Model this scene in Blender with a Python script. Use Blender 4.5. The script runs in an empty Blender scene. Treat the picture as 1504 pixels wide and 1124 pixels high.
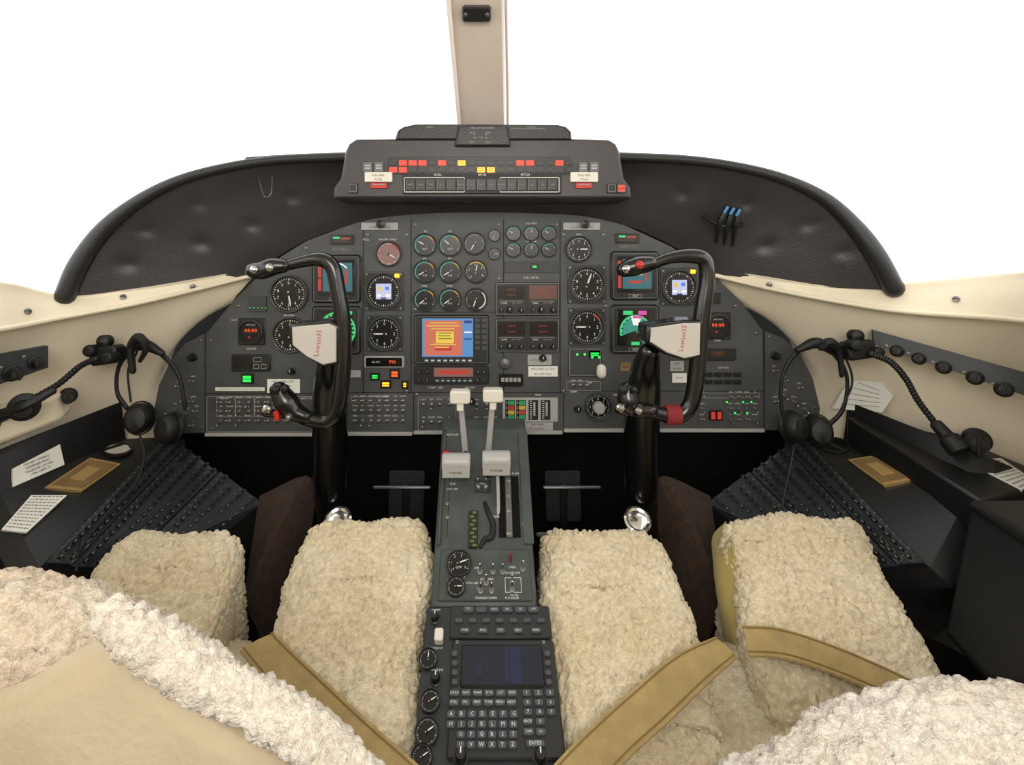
import bpy, math, random
from mathutils import Vector, Matrix, noise
from mathutils.bvhtree import BVHTree
random.seed(4)
V=Vector
CX,CY,F,EYE=712.,380.,760.,1.0
def W(px,py,Y): return V(((px-CX)/F*Y, Y, EYE-(py-CY)/F*Y))
def hx(h):
    h=h.lstrip('#'); r=[]
    for i in (0,2,4):
        c=int(h[i:i+2],16)/255.
        r.append(c/12.92 if c<=.04045 else ((c+.055)/1.055)**2.4)
    return r
# ------------------------------------------------------------ materials
def mat(name,col,rough=.5,metal=0.,emit=None,es=1.,bump=0.,bs=60.,var=0.,coat=0.,spec=.5,vs=12.,sheen=0.):
    m=bpy.data.materials.new(name); m.use_nodes=True
    nt=m.node_tree; b=nt.nodes['Principled BSDF']; c=hx(col) if isinstance(col,str) else col
    b.inputs['Base Color'].default_value=(*c,1); b.inputs['Roughness'].default_value=rough
    b.inputs['Metallic'].default_value=metal; b.inputs['Specular IOR Level'].default_value=spec
    b.inputs['Coat Weight'].default_value=coat
    if sheen: b.inputs['Sheen Weight'].default_value=sheen
    if emit:
        e=hx(emit); b.inputs['Emission Color'].default_value=(*e,1); b.inputs['Emission Strength'].default_value=es
    if var or bump:
        tc=nt.nodes.new('ShaderNodeTexCoord')
    if var:
        n=nt.nodes.new('ShaderNodeTexNoise'); n.inputs['Scale'].default_value=vs; n.inputs['Detail'].default_value=5
        r=nt.nodes.new('ShaderNodeValToRGB')
        r.color_ramp.elements[0].position=.3; r.color_ramp.elements[1].position=.7
        r.color_ramp.elements[0].color=(*[x*(1-var) for x in c],1); r.color_ramp.elements[1].color=(*[min(1,x*(1+var)) for x in c],1)
        nt.links.new(tc.outputs['Object'],n.inputs['Vector']); nt.links.new(n.outputs['Fac'],r.inputs['Fac']); nt.links.new(r.outputs['Color'],b.inputs['Base Color'])
    if bump:
        n2=nt.nodes.new('ShaderNodeTexNoise'); n2.inputs['Scale'].default_value=bs; n2.inputs['Detail'].default_value=4
        bp=nt.nodes.new('ShaderNodeBump'); bp.inputs['Strength'].default_value=bump; bp.inputs['Distance'].default_value=.002
        nt.links.new(tc.outputs['Object'],n2.inputs['Vector']); nt.links.new(n2.outputs['Fac'],bp.inputs['Height']); nt.links.new(bp.outputs['Normal'],b.inputs['Normal'])
    return m
M_panel=mat('panel_gray','#474849',.5,bump=.15,bs=400,var=.25,vs=9)
M_panel2=mat('panel_gray_dark','#38393b',.5,bump=.15,bs=400,var=.12)
M_keyf=mat('key_face','#40454a',.45)
M_house=mat('housing_grey','#363334',.42,bump=.2,bs=300,var=.15,vs=14)
M_black=mat('black_plastic','#151515',.4,bump=.1,bs=300)
M_blk2=mat('black_matte','#0d0d0e',.55,bump=.2,bs=200)
M_gloss=mat('gloss_black','#0b0b0c',.24,coat=.35)
M_dial=mat('dial_black','#0b0b0c',.3)
M_white=mat('white_mark','#e0e0d8',.6)
M_wdim=mat('grey_mark','#949490',.6)
M_key=mat('key_legend','#c9d4dc',.6)
M_bezel=mat('bezel_dark','#222324',.38)
M_bezl=mat('bezel_edge','#626261',.4,metal=.3)
M_steel=mat('brushed_steel','#a9a8a4',.32,metal=.85,bump=.1,bs=500)
M_dsteel=mat('dark_steel','#5a5a5c',.35,metal=.8)
M_chrome=mat('chrome','#d0d0d0',.15,metal=1)
M_screw=mat('screw_steel','#7c7a75',.4,metal=.8)
M_cream=mat('cream_leather','#ebe0c8',.5,bump=.25,bs=220,var=.05,vs=6)
M_sill=mat('sill_cream','#e2d7bf',.38,bump=.2,bs=200,var=.07,vs=7)
M_hood=mat('hood_leather','#323031',.4,bump=.3,bs=260,var=.2,vs=5)
M_rim=mat('hood_rim','#1f1f21',.4,bump=.25,bs=300)
M_post=mat('post_paint','#bfb1a3',.4,var=.06,bump=.1,bs=150)
M_cb=mat('breaker_panel','#22282c',.42,var=.2,vs=20,bump=.1,bs=300)
M_ped=mat('pedestal_grey','#3d4442',.48,var=.25,vs=30,bump=.1,bs=300)
M_ped2=mat('pedestal_dark','#24292c',.5,var=.1)
M_knobg=mat('lever_grey','#a6a6a4',.4,var=.05)
M_tan=mat('belt_webbing','#a08956',.7,bump=.8,bs=500,var=.15,vs=40,sheen=.3)
M_stitch=mat('belt_edge','#7d673a',.7)
M_olive=mat('seat_fabric','#b5a35a',.75,bump=.5,bs=300,var=.1,vs=10,sheen=.2)
M_backc=mat('seat_back_cloth','#b5a78c',.8,bump=.6,bs=160,var=.14,vs=6,sheen=.2)
M_brown=mat('brown_carpet','#35271c',.95,bump=1.,bs=350,var=.35,vs=60)
M_dark=mat('shade_black','#060606',.8,var=.3,spec=.2)  # near-black colour stands in for the shade under the panel
M_floor=mat('floor_carpet','#15100d',.95,bump=.8,bs=300,var=.3,vs=80,spec=.1)  # brown carpet colour darkened to stand for footwell shade
M_ceil=mat('headliner','#cfc6b2',.8,bump=.2,bs=200)
M_paper=mat('placard_paper','#e6e6df',.6,var=.03)
M_ink=mat('ink_black','#151515',.7)
M_inkd=mat('ink_faded','#7a5a55',.7)
M_red=mat('red_plastic','#b8251c',.4)
M_redtxt=mat('red_script','#b0302e',.5)
M_redcloth=mat('red_ribbon','#7c1f22',.8,bump=.5,bs=300)
M_gold=mat('gold_plate','#8f7650',.4,metal=.4,var=.15,vs=30)
M_ashblk=mat('gold_rim','#c9ab72',.35,metal=.6)
M_silv=mat('hub_silver','#c9c6c0',.35,metal=.35,var=.05,bump=.1,bs=300)
def em(name,c,s=1.): return mat(name,'#050505',.4,emit=c,es=s)
E_red=em('lamp_red','#ff3416',2.2); E_amb=em('lamp_amber','#ffa21c',2.6); E_grn=em('lamp_green','#28ff5a',1.4)
E_led=em('led_red','#ff5a1e',1.5); E_leddim=em('led_dim','#b8502c',.7); E_salm=em('screen_salmon','#d8725a',.9); E_blue=em('screen_blue','#5f9bd8',.8)
E_yel=em('screen_yellow','#e6c84a',1.); E_lav=em('screen_lavender','#c4c8f0',1.); E_teal=em('screen_teal','#3f9f8c',.8)
E_sky=em('screen_sky','#3f8088',.65); E_wht=em('screen_white','#f2f2ee',1.); E_brn=em('screen_brown','#5a3a2a',.4)
E_redd=em('screen_red','#c8382c',.9); E_navy=em('screen_navy','#0c1830',.55); E_nvy2=em('screen_navy_line','#1b2650',.55); E_dblue=em('screen_digit_blue','#2a3c86',.8)
E_pink=em('screen_pink','#b87a70',.5); E_mag=em('screen_magenta','#e05ab0',.9); E_grnD=em('screen_green','#3fd07a',1.); E_navm=em('screen_map','#24364c',.4)
M_winbrown=mat('led_window','#1c1210',.25); M_winrose=mat('led_window_rose','#6a4640',.3)
M_gauge_g=mat('arc_green','#2f9a62',.5); M_gauge_r=mat('arc_red','#b03a2c',.5); M_gauge_y=mat('arc_yellow','#c9a63a',.5); M_teal=mat('arc_teal','#3f9f95',.5)
M_white_k=mat('white_knob','#d6d2c6',.4); M_pinkdial=mat('dial_rose','#8d6a66',.5)
M_bluekn=mat('blue_plastic','#4a86b8',.4)
M_tape=mat('yellow_green_tape','#55702a',.6)
M_unlit=mat('lamp_unlit','#1c1917',.4)
# fleece
def fleece_mat(name,c1,c2,dark):
    m=bpy.data.materials.new(name); m.use_nodes=True; nt=m.node_tree; b=nt.nodes['Principled BSDF']
    b.inputs['Roughness'].default_value=.95; b.inputs['Sheen Weight'].default_value=.3; b.inputs['Specular IOR Level'].default_value=.12
    tc=nt.nodes.new('ShaderNodeTexCoord')
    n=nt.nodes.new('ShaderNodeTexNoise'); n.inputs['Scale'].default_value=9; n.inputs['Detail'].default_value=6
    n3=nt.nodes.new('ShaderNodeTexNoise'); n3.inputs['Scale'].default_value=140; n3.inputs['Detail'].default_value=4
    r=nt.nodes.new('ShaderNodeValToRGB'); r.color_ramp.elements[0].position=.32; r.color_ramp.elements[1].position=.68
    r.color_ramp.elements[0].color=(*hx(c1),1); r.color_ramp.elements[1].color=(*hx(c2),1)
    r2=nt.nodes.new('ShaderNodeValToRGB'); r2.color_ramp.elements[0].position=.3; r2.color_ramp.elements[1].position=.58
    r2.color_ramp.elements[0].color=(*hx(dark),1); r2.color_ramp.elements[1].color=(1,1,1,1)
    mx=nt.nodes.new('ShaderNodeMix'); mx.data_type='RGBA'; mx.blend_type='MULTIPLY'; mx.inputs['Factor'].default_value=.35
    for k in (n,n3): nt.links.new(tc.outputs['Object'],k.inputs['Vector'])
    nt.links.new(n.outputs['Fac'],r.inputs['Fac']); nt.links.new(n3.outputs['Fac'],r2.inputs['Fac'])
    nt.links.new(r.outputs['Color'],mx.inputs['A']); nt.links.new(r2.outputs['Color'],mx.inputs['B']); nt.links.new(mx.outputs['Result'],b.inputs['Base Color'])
    n2=nt.nodes.new('ShaderNodeTexNoise'); n2.inputs['Scale'].default_value=300; n2.inputs['Detail'].default_value=5; n2.inputs['Distortion'].default_value=1.2
    bp=nt.nodes.new('ShaderNodeBump'); bp.inputs['Strength'].default_value=.9; bp.inputs['Distance'].default_value=.004
    nt.links.new(tc.outputs['Object'],n2.inputs['Vector']); nt.links.new(n2.outputs['Fac'],bp.inputs['Height']); nt.links.new(bp.outputs['Normal'],b.inputs['Normal'])
    return m
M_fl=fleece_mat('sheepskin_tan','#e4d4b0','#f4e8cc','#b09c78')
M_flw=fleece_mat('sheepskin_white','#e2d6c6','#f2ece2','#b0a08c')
M_flb=fleece_mat('sheepskin_brownish','#cdb494','#eadfcc','#a89070')  # browner, more varied fleece for the left backrest
# ------------------------------------------------------------ text cache
TC={}
def glyph(s):
    if s in TC: return TC[s]
    cu=bpy.data.curves.new('t','FONT'); cu.body=s; cu.size=1; cu.align_x='CENTER'; cu.align_y='CENTER'; cu.resolution_u=1
    ob=bpy.data.objects.new('t',cu); bpy.context.scene.collection.objects.link(ob); bpy.context.view_layer.update()
    dg=bpy.context.evaluated_depsgraph_get(); me=bpy.data.meshes.new_from_object(ob.evaluated_get(dg))
    vs=[v.co.copy() for v in me.vertices]; fs=[list(p.vertices) for p in me.polygons]
    bpy.data.objects.remove(ob); bpy.data.curves.remove(cu); bpy.data.meshes.remove(me)
    if vs:
        mx=(max(v.x for v in vs)+min(v.x for v in vs))/2; my=(max(v.y for v in vs)+min(v.y for v in vs))/2
        vs=[V((v.x-mx,v.y-my,0)) for v in vs]
    TC[s]=(vs,fs); return TC[s]
# ------------------------------------------------------------ frames
class Fr:
    def __init__(s,o,x,y):
        s.o=V(o); s.x=V(x).normalized(); y=V(y); s.y=(y-s.x*y.dot(s.x)).normalized(); s.z=s.x.cross(s.y)
        s.M=Matrix(((s.x.x,s.y.x,s.z.x,s.o.x),(s.x.y,s.y.y,s.z.y,s.o.y),(s.x.z,s.y.z,s.z.z,s.o.z),(0,0,0,1)))
    def at(s,px,py):
        d=V(((px-CX)/F,1,(CY-py)/F)); e=V((0,0,EYE)); t=(s.o-e).dot(s.z)/d.dot(s.z); p=e+d*t-s.o
        return p.dot(s.x),p.dot(s.y)
    def k(s,px,py):
        d=V(((px-CX)/F,1,(CY-py)/F)); e=V((0,0,EYE)); return (s.o-e).dot(s.z)/d.dot(s.z)/F
def sub(fr,x,y,z=0,rot=0):
    o=fr.M@V((x,y,z)); c,s=math.cos(rot),math.sin(rot)
    return Fr(o,fr.x*c+fr.y*s,fr.y*c-fr.x*s)
# ------------------------------------------------------------ mesh builder
def catmull(P,n):
    if n<=1 or len(P)<3: 
        if n<=1: return [V(p) for p in P]
    out=[]; L=len(P)
    for i in range(L-1):
        p1,p2=V(P[i]),V(P[i+1]); p0=V(P[i-1]) if i>0 else p1*2-p2; p3=V(P[i+2]) if i+2<L else p2*2-p1
        for j in range(n):
            t=j/n; out.append(.5*((2*p1)+(p2-p0)*t+(2*p0-5*p1+4*p2-p3)*t*t+(3*p1-p0-3*p2+p3)*t*t*t))
    out.append(V(P[-1])); return out
class MB:
    def __init__(s): s.v=[];s.f=[];s.m=[];s.mats=[]
    def mi(s,m):
        if m not in s.mats: s.mats.append(m)
        return s.mats.index(m)
    def add(s,vs,fs,m,fr=None):
        b=len(s.v); k=s.mi(m)
        s.v+=[(fr.M@V(v)) if fr else V(v) for v in vs]
        for f in fs: s.f.append([b+i for i in f]); s.m.append(k)
        return s
    def box(s,cx,cy,z0,sx,sy,sz,m,fr=None,bev=0.):
        bev=min(bev,sx*.45,sy*.45,abs(sz)*.9); vs=[]
        def r(hx_,hy,z,c=0):
            if c: 
                return [(cx+a,cy+b,z) for a,b in ((-hx_+c,-hy),(hx_-c,-hy),(hx_,-hy+c),(hx_,hy-c),(hx_-c,hy),(-hx_+c,hy),(-hx_,hy-c),(-hx_,-hy+c))]
            return [(cx+a,cy+b,z) for a,b in ((-hx_,-hy),(hx_,-hy),(hx_,hy),(-hx_,hy))]
        if bev: R=[r(sx/2,sy/2,z0,bev),r(sx/2,sy/2,z0+sz-bev*.6,bev),r(sx/2-bev*.6,sy/2-bev*.6,z0+sz,bev*.6)]
        else: R=[r(sx/2,sy/2,z0),r(sx/2,sy/2,z0+sz)]
        n=len(R[0]); vs=[p for q in R for p in q]; fs=[list(range(n))[::-1],[(len(R)-1)*n+i for i in range(n)]]
        for k in range(len(R)-1):
            for i in range(n): j=(i+1)%n; fs.append([k*n+i,k*n+j,(k+1)*n+j,(k+1)*n+i])
        return s.add(vs,fs,m,fr)
    def lathe(s,cx,cy,prof,m,fr=None,n=28,close=False,sx=1,sy=1):
        vs=[];fs=[]
        for r,z in prof:
            for i in range(n): a=2*math.pi*i/n; vs.append((cx+math.cos(a)*r*sx,cy+math.sin(a)*r*sy,z))
        K=len(prof)
        for k in range(K-1):
            for i in range(n): j=(i+1)%n; fs.append([k*n+i,k*n+j,(k+1)*n+j,(k+1)*n+i])
        if prof[-1][0]>1e-6 and not close: fs.append([(K-1)*n+i for i in range(n)])
        if prof[0][0]>1e-6 and not close: fs.append([i for i in range(n)][::-1])
        if close:
            for i in range(n): j=(i+1)%n; fs.append([(K-1)*n+i,(K-1)*n+j,j,i])
        return s.add(vs,fs,m,fr)
    def disc(s,cx,cy,z,r,m,fr=None,n=28): return s.add([(cx+math.cos(2*math.pi*i/n)*r,cy+math.sin(2*math.pi*i/n)*r,z) for i in range(n)],[list(range(n))],m,fr)
    def arc(s,cx,cy,z,r0,r1,a0,a1,m,fr=None,n=16):
        vs=[];fs=[]
        for i in range(n+1):
            a=math.radians(a0+(a1-a0)*i/n)
            for r in (r0,r1): vs.append((cx+math.sin(a)*r,cy+math.cos(a)*r,z))
        for i in range(n): fs.append([2*i,2*i+1,2*i+3,2*i+2])
        return s.add(vs,fs,m,fr)
    def rect(s,x0,y0,x1,y1,z,m,fr=None): return s.add([(x0,y0,z),(x1,y0,z),(x1,y1,z),(x0,y1,z)],[[0,1,2,3]],m,fr)
    def outline(s,x0,y0,x1,y1,z,w,m,fr=None):
        for a in ((x0,y0,x1,y0+w),(x0,y1-w,x1,y1),(x0,y0,x0+w,y1),(x1-w,y0,x1,y1)): s.rect(*a,z,m,fr)
        return s
    def prism(s,pts,z0,z1,m,fr=None,bev=0.):
        n=len(pts); c=V((sum(p[0] for p in pts)/n,sum(p[1] for p in pts)/n)); vs=[(p[0],p[1],z0) for p in pts]; 
        vs+=[(p[0],p[1],z1-bev) for p in pts]; K=2
        if bev:
            for p in pts:
                d=(c-V((p[0],p[1]))); d=d.normalized()*bev*1.2; vs.append((p[0]+d.x,p[1]+d.y,z1))
            K=3
        fs=[list(range(n))[::-1],[(K-1)*n+i for i in range(n)]]
        for k in range(K-1):
            for i in range(n): j=(i+1)%n; fs.append([k*n+i,k*n+j,(k+1)*n+j,(k+1)*n+i])
        return s.add(vs,fs,m,fr)
    def hexa(s,q0,q1,m):
        vs=[V(p) for p in q0]+[V(p) for p in q1]
        return s.add(vs,[[3,2,1,0],[4,5,6,7],[0,1,5,4],[1,2,6,5],[2,3,7,6],[3,0,4,7]],m)
    def tube(s,P,R,m,n=12,sub_=6,fr=None,flat=1.,ref=None):
        if not isinstance(R,(list,tuple)): R=[R]*len(P)
        Q=catmull([V(p) for p in P],sub_); RR=[p.x for p in catmull([V((r,0,0)) for r in R],sub_)]
        if len(Q)<2: return s
        vs=[];fs=[]; t=(Q[1]-Q[0]).normalized(); up=V(ref) if ref else (V((0,0,1)) if abs(t.z)<.9 else V((0,1,0))); nrm=(up-t*up.dot(t)).normalized()
        rings=[]
        def ring(c,r,t,nrm):
            b=t.cross(nrm); return [c+(nrm*math.cos(2*math.pi*i/n)*flat+b*math.sin(2*math.pi*i/n))*r for i in range(n)]
        for i,q in enumerate(Q):
            tt=(Q[min(i+1,len(Q)-1)]-Q[max(i-1,0)]).normalized(); nrm=(nrm-tt*nrm.dot(tt)).normalized()
            if i==0:
                for a in (1.45,1.0,.5): rings.append(ring(q-tt*math.sin(a)*RR[0],RR[0]*max(.02,math.cos(a)),tt,nrm))
            rings.append(ring(q,RR[i],tt,nrm))
            if i==len(Q)-1:
                for a in (.5,1.,1.45): rings.append(ring(q+tt*math.sin(a)*RR[i],RR[i]*max(.02,math.cos(a)),tt,nrm))
        vs=[p for r in rings for p in r]; K=len(rings)
        for k in range(K-1):
            for i in range(n): j=(i+1)%n; fs.append([k*n+i,k*n+j,(k+1)*n+j,(k+1)*n+i])
        fs+= [list(range(n))[::-1],[(K-1)*n+i for i in range(n)]]
        return s.add(vs,fs,m,fr)
    def loft(s,rows,m,su=1,sv=1,th=None,dent=None):
        R=[catmull(r,su) for r in rows]; C=[catmull([R[i][j] for i in range(len(R))],sv) for j in range(len(R[0]))]
        nu=len(C); nv=len(C[0]); vs=[C[u][v] for u in range(nu) for v in range(nv)]
        if dent: vs=[dent(p) for p in vs]
        fs=[[u*nv+v,u*nv+v+1,(u+1)*nv+v+1,(u+1)*nv+v] for u in range(nu-1) for v in range(nv-1)]
        if th:
            T=V(th); N=len(vs); vs2=vs+[p+T for p in vs]; fs2=fs+[[N+i for i in f[::-1]] for f in fs]
            bd=[u*nv for u in range(nu)]+[(nu-1)*nv+v for v in range(1,nv)]+[u*nv+nv-1 for u in range(nu-2,-1,-1)]+[v for v in range(nv-2,0,-1)]
            for i in range(len(bd)): a,b=bd[i],bd[(i+1)%len(bd)]; fs2.append([a,b,N+b,N+a])
            vs,fs=vs2,fs2
        return s.add(vs,fs,m)
    def text(s,t,x,y,size,m,fr=None,z=0.0,rot=0,sx=1.):
        vs,fs=glyph(t); c,sn=math.cos(rot),math.sin(rot)
        return s.add([(x+(v.x*sx*c-v.y*sn)*size,y+(v.x*sx*sn+v.y*c)*size,z) for v in vs],fs,m,fr)
    def obj(s,name,parent=None,label=None,loc=None,ang=35,smooth=True,bevel=0,seg=2):
        me=bpy.data.meshes.new(name)
        lo=V([min(p[i] for p in s.v) for i in range(3)]); hi=V([max(p[i] for p in s.v) for i in range(3)])
        c=V(loc) if loc is not None else (lo+hi)/2
        me.from_pydata([p-c for p in s.v],[],s.f); me.validate()
        for m in s.mats: me.materials.append(m)
        if len(me.polygons)==len(s.m): me.polygons.foreach_set('material_index',s.m)
        me.polygons.foreach_set('use_smooth',[smooth]*len(me.polygons))
        if smooth: me.set_sharp_from_angle(angle=math.radians(ang))
        me.update()
        ob=bpy.data.objects.new(name,me); bpy.context.scene.collection.objects.link(ob)
        place(ob,c,parent)
        if label: ob['label']=label
        if bevel:
            b=ob.modifiers.new('b','BEVEL'); b.width=bevel; b.segments=seg; b.limit_method='ANGLE'
        return ob
WL={}
def place(ob,wloc,parent):
    WL[ob.name]=V(wloc)
    if parent is not None: ob.parent=parent; ob.location=V(wloc)-WL[parent.name]
    else: ob.location=wloc
def thing(name,label,cat,loc,group=None):
    e=bpy.data.objects.new(name,None); e.empty_display_size=.05; bpy.context.scene.collection.objects.link(e)
    place(e,loc,None); tag(e,label,cat,group); return e
def tag(e,label,cat,group=None):
    e['label']=label; e['category']=cat
    if group: e['group']=group
def struct(ob,label,cat): ob['kind']='structure'; ob['label']=label; ob['category']=cat
LIB={}
def libmesh(key,mb):
    me=bpy.data.meshes.new(key); me.from_pydata([tuple(p) for p in mb.v],[],mb.f)
    for m in mb.mats: me.materials.append(m)
    me.polygons.foreach_set('material_index',mb.m); me.polygons.foreach_set('use_smooth',[True]*len(me.polygons))
    me.set_sharp_from_angle(angle=.6); LIB[key]=me; return me
def put(key,name,parent,fr,x,y,z=0,rot=0,sc=1,label=None):
    ob=bpy.data.objects.new(name,LIB[key]); bpy.context.scene.collection.objects.link(ob)
    f=sub(fr,x,y,z,rot); M=f.M.copy(); M.translation=M.translation-(WL[parent.name] if parent else V((0,0,0)))
    ob.parent=parent; ob.matrix_basis=M@Matrix.Scale(sc,4); WL[ob.name]=f.o.copy()
    if label: ob['label']=label
    return ob
class Cast:
    "finds where a sight line meets a built surface"
    def __init__(s,*obs):
        vs=[];fs=[]
        for ob in obs:
            b=len(vs); o=WL[ob.name]; vs+=[v.co+o for v in ob.data.vertices]; fs+=[[b+i for i in p.vertices] for p in ob.data.polygons]
        s.t=BVHTree.FromPolygons(vs,fs)
    def __call__(s,px,py):
        e=V((0,0,EYE)); d=V(((px-CX)/F,1,(CY-py)/F)).normalized(); l,n,_,_=s.t.ray_cast(e,d)
        if l is None: return None,None
        if n.dot(d)>0: n=-n
        return l,n
# library pieces (local: z outwards)
b=MB(); b.lathe(0,0,[(.0042,0),(.0042,.002),(.0026,.0025),(.0026,.004),(0,.0045)],M_screw,n=10); b.tube([(0,0,.003),(0,.002,.009),(0,.005,.015)],[.0011,.0014,.002],M_chrome,n=8,sub_=2); libmesh('toggle',b)
b=MB(); b.lathe(0,0,[(.0075,0),(.0075,.002),(.0058,.003),(.0052,.012),(.0045,.0135),(0,.0135)],M_black,n=18); b.box(0,.0028,.0135,.0012,.005,.0006,M_white); libmesh('knob',b)
b=MB(); b.lathe(0,0,[(.0036,0),(.0036,.0015),(.0026,.002),(.0026,.006),(.0036,.0065),(.0036,.0095),(0,.010)],M_black,n=10); b.lathe(0,0,[(.0050,0),(.0050,.0008),(0,.0008)],M_screw,n=10); b.rect(-.0018,-.0006,.0018,.0006,.0101,M_wdim); libmesh('breaker',b)
b=MB(); b.lathe(0,0,[(.0035,0),(.0035,.0012),(.002,.0018),(0,.0018)],M_screw,n=10); b.rect(-.0025,-.0004,.0025,.0004,.0019,M_ink); libmesh('screw',b)
b=MB(); b.lathe(0,0,[(.012,0),(.012,.004),(.0095,.006),(.0085,.02),(.007,.023),(0,.024)],M_blk2,n=20); b.box(0,0,.02,.003,.017,.006,M_blk2,bev=.001); libmesh('bigknob',b)
b=MB(); b.lathe(0,0,[(.0036,0),(.0036,.002),(.0028,.003),(0,.0035)],M_bezl,n=12); b.lathe(0,0,[(.0026,.003),(.002,.0045),(0,.005)],E_grn,n=12); libmesh('greenlamp',b)

# ============================================================ STRUCTURE
b=MB(); b.box(0,.4,-.02,2.2,2.8,.12,M_floor); o=b.obj('floor'); struct(o,'brown carpeted cockpit floor, darkened for footwell shade','floor')
b=MB(); b.box(0,1.58,.1,1.9,.03,.98,M_dark); o=b.obj('wall_front'); struct(o,'forward bulkhead behind the instrument panel, coloured near-black for footwell shade','bulkhead')
b=MB(); b.box(0,-.9,.1,2.0,.03,1.5,M_ceil); o=b.obj('wall_back'); struct(o,'unseen cream bulkhead behind the pilots, added to block light','bulkhead')  # out of view, added to cut light from behind and raise contrast
b=MB(); b.loft([[V((x,y,1.56-.07*(abs(x)/.85)**2.5)) for y in (-.9,-.2,.4,.86)] for x in (-.85,-.6,-.4,-.2,0,.2,.4,.6,.85)],M_ceil,su=2,sv=2,th=(0,0,.02)); o=b.obj('ceiling',ang=60); struct(o,'unseen cream curved headliner, added to shape the light','ceiling')  # out of view, added so light comes in mainly through the windows
def mx(p): return 1424-p
def wall(right):
    if not right:
        R=[[(-420,390,.42),(-150,402,.74),(0,412,.87),(95,433,.95),(200,424,1.0),(290,409,1.05),(376,393,1.105)],
           [(-420,440,.42),(-150,425,.73),(0,428,.86),(95,442,.94),(200,429,.995),(290,413,1.045),(376,396,1.1)],
           [(-420,560,.40),(-150,500,.71),(0,484,.84),(95,466,.925),(200,446,.985),(290,425,1.045),(378,403,1.1)],
           [(-420,575,.415),(-150,512,.73),(0,494,.86),(95,474,.945),(200,452,1.005),(290,430,1.06),(380,407,1.12)],
           [(-420,700,.44),(-150,600,.78),(0,560,.90),(95,525,.975),(180,500,1.03),(262,470,1.07),(345,442,1.12)],
           [(-420,900,.44),(-150,725,.815),(0,662,.895),(95,625,.995),(165,595,1.075),(225,560,1.11),(262,500,1.13)],
           [(-420,980,.44),(-150,780,.82),(0,700,.90),(95,660,1.0),(165,635,1.08),(205,640,1.12),(232,640,1.14)]]
    else:
        R=[[(mx(-420),390,.42),(mx(-150),395,.74),(1504,398,.87),(1330,414,.95),(1230,420,1.0),(1130,406,1.05),(1036,390,1.105)],
           [(mx(-420),440,.42),(mx(-150),418,.73),(1504,412,.86),(1330,428,.94),(1230,426,.995),(1130,411,1.045),(1036,393,1.1)],
           [(mx(-420),560,.40),(mx(-150),500,.71),(1504,472,.84),(1330,458,.925),(1230,443,.985),(1130,424,1.045),(1036,401,1.1)],
           [(mx(-420),575,.415),(mx(-150),512,.73),(1504,482,.86),(1330,466,.945),(1230,450,1.005),(1130,430,1.06),(1036,405,1.12)],
           [(mx(-420),700,.44),(mx(-150),610,.78),(1504,585,.90),(1340,535,.975),(1245,505,1.03),(1165,470,1.07),(1080,442,1.12)],
           [(mx(-420),900,.44),(mx(-150),735,.815),(1504,690,.895),(1340,630,.995),(1262,598,1.075),(1205,560,1.11),(1160,500,1.13)],
           [(mx(-420),980,.44),(mx(-150),780,.82),(1504,720,.90),(1340,665,1.0),(1262,640,1.08),(1222,640,1.12),(1190,640,1.14)]]
    sgn=1 if right else -1
    rows=[[W(*p) for p in r] for r in R]
    rows=[[V((sgn*(.76+.02*(i>3)-.03*(i==2)),-.88,r[0].z))]+r for i,r in enumerate(rows)]
    top=[p+V((sgn*.10,.03,-.004)) for p in rows[0]]; top[-1]=rows[0][-1]+V((0,.05,0))
    low=[V((p.x+sgn*.02,p.y+.02,.1)) for p in rows[-1]]
    b=MB(); b.loft([top,rows[0],rows[1],rows[2]],M_sill,su=6,sv=4)
    b.loft(rows[2:],M_cream,su=6,sv=5); b.loft([rows[-1],low],M_cream,su=6,sv=1)
    b.loft([[rows[6][-1],low[-1]],[V((sgn*.95,1.60,rows[6][-1].z+.1)),V((sgn*.95,1.60,.1))]],M_dark)
    b.tube([p+V((0,-.002,0)) for p in rows[2]],.0045,M_sill,n=10,sub_=6)
    o=b.obj('wall_right' if right else 'wall_left',ang=60); struct(o,'cream padded cockpit side wall with window sill','side wall')
    c=Cast(o)
    for px,py in (((181,437),(283,421),(40,458)) if not right else ((1130,418),(1404,440))):
        l,n=c(px,py)
        if l: put('screw','trim_screw',o,Fr(l,n.cross(V((0,0,1)))*-1,n.cross(n.cross(V((0,0,1))))*-1),0,0,.001,sc=1.6)
    return o
wallL=wall(False); wallR=wall(True)
b=MB()
P0=[W(678,186,1.12),W(740,186,1.12),W(744,186,1.17),W(680,186,1.17)]; P1=[W(657,-60,.92),W(736,-60,.92),W(748,-60,.97),W(665,-60,.97)]
b.hexa(P0,P1,M_post); 
q0=[W(672,186,1.125),W(678,186,1.115),W(680,186,1.16),W(674,186,1.17)]; q1=[W(649,-60,.925),W(657,-60,.915),W(662,-60,.96),W(655,-60,.97)]
b.hexa(q0,q1,M_post)
b.tube([W(746,186,1.13),W(745,100,1.05),W(742,-60,.93)],.003,M_post,n=8)
o=b.obj('trim_1',bevel=.004); struct(o,'beige painted windshield centre post','windshield post')
cm=thing('compass_mount','small black mounting bracket on the windshield post','bracket',W(700,20,.95))
pf=Fr(W(700,18,.975),(1,0,0),W(700,-60,.92)-W(705,186,1.12)); 
b=MB(); b.box(0,0,0,.054,.026,.018,M_black,pf,bev=.004); b.obj('bracket_body',cm)
for dx in (-.02,.02): put('screw','screw',cm,pf,dx,0,.018)
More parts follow.
